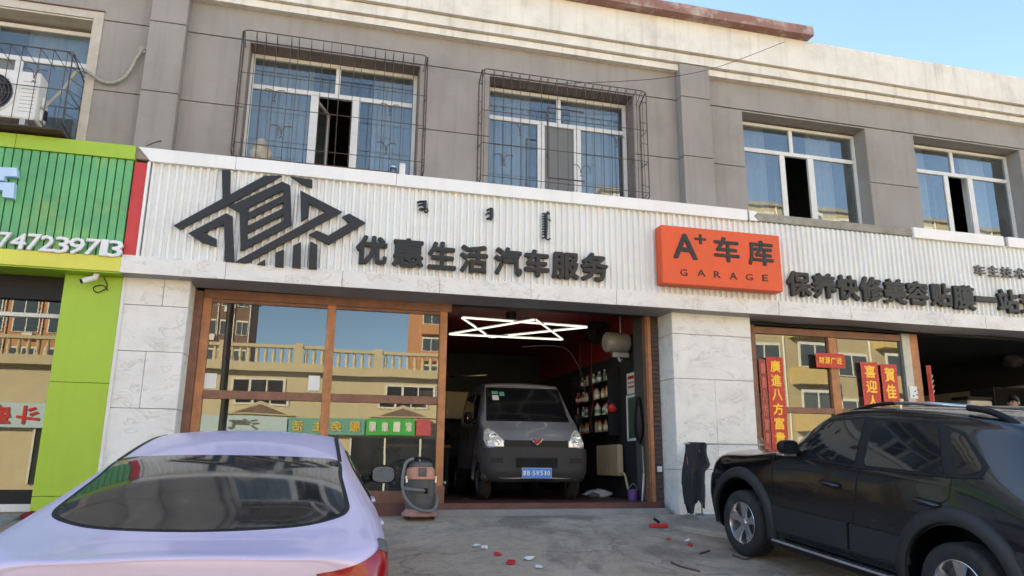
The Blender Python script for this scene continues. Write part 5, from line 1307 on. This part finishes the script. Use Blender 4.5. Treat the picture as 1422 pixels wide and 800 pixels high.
# wall poster and framed board
t = thing('wall_poster', 'white poster with red print on the garage wall', 'poster', (XWALL, 1.22, 1.8))
box('sheet', 'paper', t, XWALL-.006, XWALL-.001, 1.05, 1.39, 1.80, 2.14)
for z, h in ((2.04, .05), (1.97, .02), (1.90, .025)): box('print', 'couplet_red', t, XWALL-.009, XWALL-.0065, 1.10, 1.34, z, z+h)
t = thing('framed_board', 'pale framed green board leaning on the garage wall', 'board', (XWALL, 1.1, 1.05))
mat('board_dark', (.05, .10, .07), .35, var=.3, scale=5)
box('panel', 'board_dark', t, XWALL-.014, XWALL-.004, .88, 1.36, 1.09, 1.74)
for a in ((.84, .88, 1.05, 1.78), (1.36, 1.40, 1.05, 1.78), (.88, 1.36, 1.05, 1.09), (.88, 1.36, 1.74, 1.78)): box('frame', 'paper', t, XWALL-.024, XWALL-.003, *a, bevel=.003)
tag(blob((4.86, .78, 1.35), .07, .10, .36, 11, .12).build('hung_coat', 'black_plastic', smooth=True), 'dark coat hung on the wall beside the door post', 'coat')
rnd = random.Random(3)
for i, (x, y, a, l, m_, lb) in enumerate(((4.88, .62, .10, .62, 'wood_orange', 'longest wooden stick leaning beside the door post'), (4.82, .66, .16, .40, 'pvc_white', 'short pale stick leaning beside the door post'), (4.90, .72, -.05, .80, 'steel_grey', 'thin grey metal rod standing behind the sticks'))):
    tag(MB().tube([(x, y, .155), (x+a*.3, y+.02, .155+l)], .014, 7).build('stick', m_, smooth=True), lb, 'stick')
mat('purple', (.12, .05, .20), .5, var=.1)
pb = FZ(884, 694, .16)
t = thing('purple_bucket', 'small purple bucket on the floor by the door post', 'bucket', (pb.x-.06, pb.y, .15))
MB().lathe([(.0, 0), (.07, 0), (.085, .15), (.09, .15), (.09, .16), (.08, .155), (.066, .01), (.0, .01)], (pb.x-.06, pb.y, .152), n=16).build('pail', 'purple', t, smooth=40)
MB().tube(smooth_path([(pb.x-.145, pb.y, .30), (pb.x-.06, pb.y-.03, .40), (pb.x+.025, pb.y, .30)]), .004, 5).build('bail', 'steel_grey', t)
tag(blob((4.62, 2.0, .21), .22, .14, .07, 21, .3).build('plastic_sack', 'white_plastic', smooth=True), 'crumpled white plastic sack on the floor under the radiator', 'sack')
tag(blob((4.45, 1.75, .19), .10, .08, .045, 22, .3).build('rag', 'grey_plastic', smooth=True), 'dark grey rag on the floor in front of the white sack', 'rag')
tag(blob((4.78, 1.66, 1.60), .08, .07, .07, 23, .25).build('red_funnel_cloth', 'red_strip', smooth=True), 'red cloth bunched at the near end of the shelves', 'cloth')
# left rear of the garage: bench, bags and pale boards
t = thing('workbench', 'dark workbench along the rear left of the garage', 'workbench', (2.0, 4.0, .15))
box('top', 'wood_brown', t, 1.2, 2.38, 3.4, 5.6, .95, 1.0, bevel=.004)
for x, y in ((1.25, 3.45), (2.3, 3.45), (1.25, 5.5), (2.3, 5.5)): box('leg', 'black_plastic', t, x, x+.06, y, y+.06, .152, .948)
box('shelf', 'black_plastic', t, 1.25, 2.36, 3.52, 5.48, .40, .43)
box('drawer', 'grey_plastic', t, 1.5, 2.2, 3.41, 3.9, .74, .945)
tag(blob((2.1, 3.9, 1.22), .32, .22, .22, 31, .2).build('tool_bag', 'black_plastic', smooth=True), 'bulky black bag lying on the workbench', 'bag')
t = thing('pale_cabinet', 'pale cream cabinet hung on the back wall of the garage', 'cabinet', (2.9, 6.2, 1.62))
box('carcass', 'cream_rad', t, 2.1, 3.35, 6.05, 6.48, 1.62, 2.2, bevel=.005)
for a, b in ((2.12, 2.71), (2.735, 3.33)):
    d = box('door', 'cream_rad', t, a, b, 6.025, 6.046, 1.65, 2.17, bevel=.004); box('knob', 'alu', d, (b if a < 2.5 else a)-.03 if a < 2.5 else a+.01, (b-.01) if a < 2.5 else a+.03, 6.005, 6.024, 1.75, 1.79)
tag(MB().tube([F(625, 523, 4.6), F(676, 521, 4.2)], .018, 6).build('strip_lamp', 'alu', smooth=True), 'thin unlit strip lamp at the rear left of the garage', 'lamp')
for u, v, w_, d in ((647, 693, .05, .025),): 
    q = FZ(u, v, .152); tag(MB().add([(q.x-w_, q.y, .154), (q.x+w_*.4, q.y-d, .154), (q.x+w_, q.y+.01, .162), (q.x-w_*.3, q.y+d, .158)], [(0, 1, 2, 3)]).build('paper_scrap', 'paper'), 'white scrap on the red garage floor by the front tyre', 'litter')

# ================================================================ right hand bay
def bay():
    y = 2.6
    t = thing('dark_cabinet', 'large dark cabinet at the back of the right hand bay', 'cabinet', (13.9, 2.8, .1))
    a, b = F(1379, 537, 2.6), F(1470, 566, 2.6)
    box('carcass', 'black_wall', t, a.x, b.x, 2.6, 3.2, .1, a.z, bevel=.01); box('door', 'black_plastic', t, a.x+.04, (a.x+b.x)/2-.01, 2.58, 2.598, .2, a.z-.05); box('door', 'black_plastic', t, (a.x+b.x)/2+.01, b.x-.04, 2.58, 2.598, .2, a.z-.05)
    a, b = F(1344, 550, 1.9), F(1381, 575, 1.9)
    t = thing('stacked_case', 'grey equipment case on a stand in the right hand bay', 'case', ((a.x+b.x)/2, 2.1, .1))
    box('case', 'steel_grey', t, a.x, b.x, 1.9, 2.3, b.z-.05, a.z-.06, bevel=.03); box('lid', 'black_plastic', t, a.x-.01, b.x+.01, 1.89, 2.31, a.z-.058, a.z, bevel=.015); box('stand', 'black_plastic', t, a.x+.05, b.x-.05, 1.95, 2.25, .1, b.z-.052)
    a, b = F(1286, 512, .9), F(1300, 562, .9)
    t = thing('red_door_banner', 'dark red hanging banner inside the right hand bay', 'banner', ((a.x+b.x)/2, .9, 1.2))
    rows = [[(a.x+(b.x-a.x)*k/4, .9+.02*math.sin(k*1.9), z) for k in range(5)] for z in (1.0, 1.4, 1.8, 2.2, 2.45)]
    MB().grid(rows).build('cloth', 'couplet_red', t, smooth=True)
    for i in range(4): MB().tube([(a.x+.05+.01*(i % 2), .87, 2.25-.09*i), (a.x+.10, .868, 2.28-.09*i), (b.x-.06, .87, 2.22-.09*i)], .008, 5).build('brush_stroke', 'paper', t)
    for u, v in ((1339, 526), (1376, 523)):
        p = F(u, v, 6.48); tag(MB().lathe([(.0, -.05), (.03, -.04), (.04, .0)], p, 'Y', 10).build('wall_hook', 'alu', smooth=True), ('left' if u < 1350 else 'right') + ' one of two pale hooks on the dark rear wall', 'hook')
    p = F(1408, 500, 3.0); tag(blob((p.x, 3.0, p.z), .28, .2, .16, 41, .35).build('hanging_bags', 'grey_plastic', smooth=True), 'dark bunch of bags hanging in the right hand bay', 'bags')
bay()

def skin(name, pts, edges, rad, material, parent, sub=2):
    me = bpy.data.meshes.new(name); me.from_pydata(pts, edges, []); o = bpy.data.objects.new(name, me); COL.objects.link(o)
    md = o.modifiers.new('s', 'SKIN'); md.use_smooth_shade = True
    for v, r in zip(me.skin_vertices[0].data, rad): v.radius = r if isinstance(r, tuple) else (r, r)
    me.skin_vertices[0].data[0].use_root = True
    sb = o.modifiers.new('u', 'SUBSURF'); sb.levels = sub; sb.render_levels = sub
    bpy.context.view_layer.update(); dg = bpy.context.evaluated_depsgraph_get(); m2 = bpy.data.meshes.new_from_object(o.evaluated_get(dg))
    bpy.data.objects.remove(o); m2.materials.clear(); m2.materials.append(MAT[material]); m2.polygons.foreach_set('use_smooth', [True]*len(m2.polygons))
    return link(name, m2, parent)
mat('skin', (.42, .24, .16), .55, var=.06, scale=20); mat('hair', (.012, .010, .009), .5, var=.3, scale=60, bump=.5, bscale=200); mat('shirt', (.05, .055, .07), .85, var=.15, scale=12); mat('trousers', (.03, .032, .04), .85, var=.15, scale=12)
def person():
    hp = F(1411, 549, .55); M_ = Matrix.Translation((hp.x, .62, .10)) @ Matrix.Rotation(R(200), 4, 'Z')      # local +x: facing
    t = thing('person', 'person with short dark hair standing behind the black car, face turned left', 'person', local=M_)
    H = (hp.z-.10)/1.80
    S_ = lambda *p: tuple(c*H for c in p)
    pts = [S_(0, 0, .95), S_(.0, 0, 1.12), S_(.0, 0, 1.32), S_(-.01, 0, 1.46), S_(.0, 0, 1.55), S_(.02, 0, 1.63), S_(.02, 0, 1.72),
           S_(0, .17, 1.43), S_(-.02, .22, 1.15), S_(.10, .22, .92), S_(.17, .215, .85), S_(0, -.17, 1.43), S_(-.02, -.22, 1.15), S_(.10, -.22, .92), S_(.17, -.215, .85),
           S_(0, .095, .88), S_(.01, .10, .48), S_(-.01, .10, .08), S_(.14, .12, .035), S_(0, -.095, .88), S_(.01, -.10, .48), S_(-.01, -.10, .08), S_(.14, -.12, .035)]
    ed = [(0, 1), (1, 2), (2, 3), (3, 4), (4, 5), (5, 6), (3, 7), (7, 8), (8, 9), (9, 10), (3, 11), (11, 12), (12, 13), (13, 14), (0, 15), (15, 16), (16, 17), (17, 18), (0, 19), (19, 20), (20, 21), (21, 22)]
    rad = [(.12, .15), (.115, .145), (.12, .16), (.08, .10), (.055, .055), (.085, .075), (.07, .06), .055, .042, .033, .03, .055, .042, .033, .03, .085, .058, .042, .035, .085, .058, .042, .035]
    bd = skin('body', pts, ed, [tuple(c*H for c in (r if isinstance(r, tuple) else (r, r))) for r in rad], 'skin', t)
    sh = [0, 1, 2, 3, 7, 8, 11, 12]; ix = {a: i for i, a in enumerate(sh)}
    skin('shirt', [pts[i] for i in sh], [(ix[a], ix[b]) for a, b in ed if a in ix and b in ix], [tuple(c*H*1.13 for c in (rad[i] if isinstance(rad[i], tuple) else (rad[i], rad[i]))) for i in sh], 'shirt', t)
    tr = [0, 15, 16, 17, 19, 20, 21]; ix = {a: i for i, a in enumerate(tr)}
    skin('trousers', [pts[i] for i in tr], [(ix[a], ix[b]) for a, b in ed if a in ix and b in ix], [tuple(c*H*1.16 for c in (rad[i] if isinstance(rad[i], tuple) else (rad[i], rad[i]))) for i in tr], 'trousers', t)
    c = Vector(S_(.005, 0, 1.70)); rows = []
    for i in range(9):
        th = R(98)*i/8; row = []
        for k in range(25):
            a = 2*math.pi*k/24; r = 1+.03*math.sin(7*a)*math.sin(th); fr_ = max(0, math.cos(a)); tt = th*(1-.42*fr_)
            row.append((c.x-.012+.108*H*r*math.sin(tt)*math.cos(a), c.y+.088*H*r*math.sin(tt)*math.sin(a), c.z+.118*H*math.cos(tt)))
        rows.append(row)
    MB().grid(rows).build('hair', 'hair', t, smooth=True)
    f = MB()
    f.add([S_(.105, -.012, 1.655), S_(.105, .012, 1.655), S_(.135, 0, 1.648), S_(.100, 0, 1.695), S_(.105, 0, 1.64)], [(0, 2, 3), (2, 1, 3), (0, 4, 2), (4, 1, 2)]); f.build('nose', 'skin', bd, smooth=True)
    for s in (-1, 1):
        MB().lathe([(.0, .0), (.012*H, .002), (.014*H, .008)], S_(.098, s*.032, 1.685), 'X', 8).build('eye', 'hair', bd, smooth=True)
        MB().lathe([(.0, s*.016), (.022*H, s*.012), (.028*H, .0)], S_(.01, s*.082, 1.665), 'Y', 10).build('ear', 'skin', bd, smooth=True)
    box('mouth', 'emblem_red', bd, .098*H, .104*H, -.022*H, .022*H, 1.607*H, 1.614*H)
    for s in (-1, 1):
        b0 = Vector(S_(.19, s*.213, .835))
        for j, (dy, l) in enumerate(((-.026, .062), (-.009, .072), (.009, .068), (.026, .055))):
            MB().tube([b0+Vector((0, dy*H, 0)), b0+Vector((.025, dy*H, -.025))*H, b0+Vector((.03, dy*H, -.025-l*.6))*H], [.0095, .009, .007], 6).build('finger', 'skin', bd, smooth=True)
        MB().tube([Vector(S_(.175, s*.185, .85)), Vector(S_(.20, s*.165, .83)), Vector(S_(.205, s*.165, .80))], [.011, .010, .008], 6).build('thumb', 'skin', bd, smooth=True)
        MB().box(-.06*H, .20*H, s*.10*H-.045, s*.10*H+.045, 0, .07*H).build('shoe', 'black_plastic', t, bevel=.025, seg=2)
person()

# ================================================================ on the apron
mat('vac_grey', (.10, .097, .092), .55, var=.2, scale=8, dirt=(.18, .16, .13), dscale=5, damt=.4)
mat('vac_orange', (.60, .27, .18), .5, var=.15, scale=8, dirt=(.4, .3, .25), dscale=5, damt=.4)
mat('vac_pink', (.46, .22, .17), .6, var=.15, scale=8, dirt=(.3, .2, .17), dscale=5, damt=.5)
def vacuum():
    g = Vector((F(580, 712, -.02).x, -.02, 0)); g.y = -.17; g.z = gz(g.x, g.y)
    t = thing('vacuum_cleaner', 'grimy grey drum vacuum cleaner with orange top and looped hose', 'vacuum cleaner', g)
    x, y, z = g
    MB().lathe([(.0, .045), (.235, .045), (.25, .06), (.25, .075), (.20, .13), (.19, .15)], (x, y, z), n=28).build('base', 'vac_pink', t, smooth=40)
    for a in (30, 150, 210, 330):
        MB().lathe([(.0, -.014), (.028, -.014), (.028, .014), (.0, .014)], (x+.2*math.cos(R(a)), y+.2*math.sin(R(a)), z+.028), 'Y', 12).build('castor', 'black_plastic', t, smooth=40)
    MB().lathe([(.19, .13), (.205, .16), (.21, .50), (.215, .52), (.205, .53)], (x, y, z), n=30).build('drum', 'vac_grey', t, smooth=40)
    MB().lathe([(.21, .525), (.225, .535), (.225, .56), (.20, .575), (.195, .66), (.15, .70), (.0, .70)], (x, y, z), n=30).build('motor_head', 'vac_orange', t, smooth=40)
    MB().lathe([(.16, .69), (.17, .70), (.16, .74), (.10, .765), (.0, .765)], (x, y, z), n=24).build('top_cap', 'vac_grey', t, smooth=40)
    box('front_plate', 'vac_grey', t, x-.06, x+.05, y-.232, y-.19, z+.57, z+.68, bevel=.008)
    MB().tube(smooth_path([(x-.17, y-.02, z+.72), (x-.12, y-.02, z+.80), (x+.12, y-.02, z+.80), (x+.17, y-.02, z+.72)]), .02, 8).build('handle', 'black_plastic', t, smooth=True)
    for a in (-.2, .2): box('latch', 'alu', t, x+a-.015, x+a+.015, y-.10, y-.06, z+.48, z+.57, bevel=.004)
    hs = smooth_path([(x+.05, y-.20, z+.38), (x-.02, y-.24, z+.385), (x-.16, y-.24, z+.40), (x-.26, y-.2, z+.42), (x-.27, y-.18, z+.50), (x-.26, y-.17, z+.62), (x-.22, y-.12, z+.75), (x-.12, y-.08, z+.80)], 8)
    MB().tube(hs, [.022+.0025*(i % 2) for i in range(len(hs))], 9).build('hose', 'vac_hose', t, smooth=True)
    hs = smooth_path([(x-.26, y-.2, z+.44), (x-.25, y-.23, z+.33), (x-.15, y-.25, z+.20), (x, y-.26, z+.13), (x+.15, y-.24, z+.13), (x+.215, y-.16, z+.22), (x+.22, y-.10, z+.32)], 8)
    MB().tube(hs, [.020+.0025*(i % 2) for i in range(len(hs))], 9).build('hose', 'vac_hose', t, smooth=True)
    MB().tube([(x+.03, y-.205, z+.38), (x+.08, y-.215, z+.38)], .035, 10).build('hose_socket', 'black_plastic', t, smooth=40)
    t.scale = (.92, .92, .94)
mat('vac_hose', (.17, .165, .16), .6, var=.2, scale=15)
vacuum()
def rack():
    yb = -.32; a = F(950, 616, yb); b = F(1056, 620, yb)
    t = thing('drying_rack', 'thin grey metal drying rack in front of the stone pillar', 'rack', ((a.x+b.x)/2, yb, .0))
    MB().tube([(a.x, yb, a.z), (b.x+.05, yb, a.z)], .011, 8).build('bar', 'steel_grey', t, smooth=True)
    xl = F(975, 712, yb).x
    for x in (xl, b.x-.02):
        MB().tube([(x, yb, .01), (x, yb, a.z+(.06 if x > xl else -.005))], .010, 8).build('upright', 'steel_grey', t, smooth=True)
        MB().tube([(x, yb-.12, .012), (x, yb, .03), (x, yb+.16, .012)], .010, 8).build('foot', 'steel_grey', t, smooth=True)
    for dx in (-.05, .02): MB().tube(smooth_path([(b.x+dx, yb, a.z+.10), (b.x+dx+.015, yb-.02, a.z+.06), (b.x+dx+.03, yb, a.z+.02)]), .006, 6).build('hook', 'steel_grey', t)
    edge = [(614, 956, 979), (617, 953, 981), (626, 952.5, 981), (634, 951.5, 983), (645, 950, 987), (649, 949.5, 985), (655, 948, 980.5), (672, 947, 980), (673, 948.5, 980.5), (686, 949, 980), (695, 950, 979.5), (700, 950.5, 979)]
    rows_f, rows_b = [], []
    for i, (v, u0, u1) in enumerate(edge):
        l, r = F(u0, v, yb), F(u1, v, yb); f, bk = [], []
        for k in range(13):
            s = k/12; fold = .035*math.sin(s*13+i*.22)+.018*math.sin(s*29+i*.5); dz = ((0, .0, -.13, -.12, -.14, -.12, -.01, .05, .0, .06, .02, -.05, -.07)[k]*(i-8)/3 if i > 8 else 0)
            x = l.x+(r.x-l.x)*s; th = .03*math.sin(math.pi*s)**.5+.010+.012*math.sin(i*1.7+k)
            f.append((x, yb-th+fold*.8, l.z+dz)); bk.append((x, yb+th+fold*.5, l.z+dz))
        rows_f.append(f); rows_b.append(bk)
    mb = MB().grid(rows_f).grid(rows_b)
    for A_ in (0, -1): mb.grid([[r[A_] for r in rows_f], [r[A_] for r in rows_b]])
    mb.grid([rows_f[0], rows_b[0]])
    mat('black_cloth', (.020, .020, .026), .95, var=.3, scale=14)
    g = thing('black_garment', 'black garment draped over the left end of the drying rack', 'garment', (a.x, yb, .1))
    mb.build('cloth', 'black_cloth', g, smooth=True)
    q = F(951, 640, yb); box('trim', 'rust_tray', g, q.x, q.x+.018, yb-.06, yb-.045, q.z-.05, q.z+.06)
rack()
def flat_scrap(name, label, cat, u, v, w_, d, m_, h=.012, seed=0):
    q = FG(u, v); rnd = random.Random(seed); n = 7
    top = []; z = gu(q.x, q.y)+.008
    for k in range(n):
        a = 2*math.pi*k/n; r = rnd.uniform(.65, 1.1); top.append((q.x+w_*r*math.cos(a), q.y+d*r*math.sin(a), z+rnd.uniform(0, h)+.11*d*r*math.sin(a)))
    low = [(a, b, c-.006) for a, b, c in top]; mb = MB().add(top+low+[(q.x, q.y, z+h)], [(k, (k+1) % n, 2*n) for k in range(n)]+[(k, (k+1) % n, (k+1) % n+n, k+n) for k in range(n)]+[tuple(range(2*n-1, n-1, -1))])
    return tag(mb.build(name, m_), label, cat)
for i, (u, v, w_, d, m_, lb) in enumerate(((661, 760, .05, .03, 'paper', 'left of two white paper scraps side by side on the apron'), (673, 762.5, .045, .03, 'paper', 'right of two white paper scraps side by side on the apron'), (734, 778, .06, .04, 'paper', 'crumpled cream scrap between the red and white bits'), (748, 790, .05, .035, 'paper', 'white scrap nearest the camera on the apron'),
                                          (692, 772, .05, .03, 'couplet_red', 'dark red scrap between the white papers'), (709, 784, .06, .045, 'couplet_red', 'larger red firecracker scrap near the camera'), (928, 752, .035, .035, 'couplet_red', 'small red scrap behind the red squeegee'), (958, 759, .05, .03, 'couplet_red', 'red scrap under the pale crumpled one near the step'), (955, 753, .04, .03, 'paper', 'pale crumpled scrap near the step'))):
    flat_scrap('paper_scrap' if m_ == 'paper' else 'red_scrap', lb, 'litter', u, v, w_, d, m_, .03, i)
q = FG(915, 733)
t = thing('red_squeegee', 'red plastic brush head lying on the apron before the pillar', 'brush', q)
MB().box(q.x-.12, q.x+.12, q.y-.035, q.y+.035, q.z-.004, q.z+.055).build('head', 'red_strip', t, bevel=.012)
MB().tube([(q.x, q.y, q.z+.07), (q.x-.01, q.y+.1, q.z+.10)], .018, 8).build('socket', 'black_plastic', t)
MB().box(q.x-.02, q.x+.16, q.y-.16, q.y-.135, q.z-.018, q.z-.002).build('bristle_strip', 'steel_grey', t)
for i, pts in enumerate(([(932, 782), (945, 788), (972, 795)], [(1018, 772), (1035, 778), (1052, 772)], [(972, 770), (985, 766)])):
    P_ = [FG(u, v)+Vector((0, 0, .010)) for u, v in pts]; tag(MB().tube(smooth_path(P_, 4), .010, 5).build('twig', 'rust_tray', smooth=True), ('longest dark twig on the apron near the camera', 'dark twig lying beside the front tyre of the black car', 'short dark twig before the black car')[i], 'twig')
q = F(30, 708, .0)
tag(blob((q.x+.10, -.01, .055), .10, .05, .05, 51, .2).build('red_cloth', 'cloth_maroon', smooth=True), 'dark red cloth heaped at the foot of the green pillar', 'cloth')
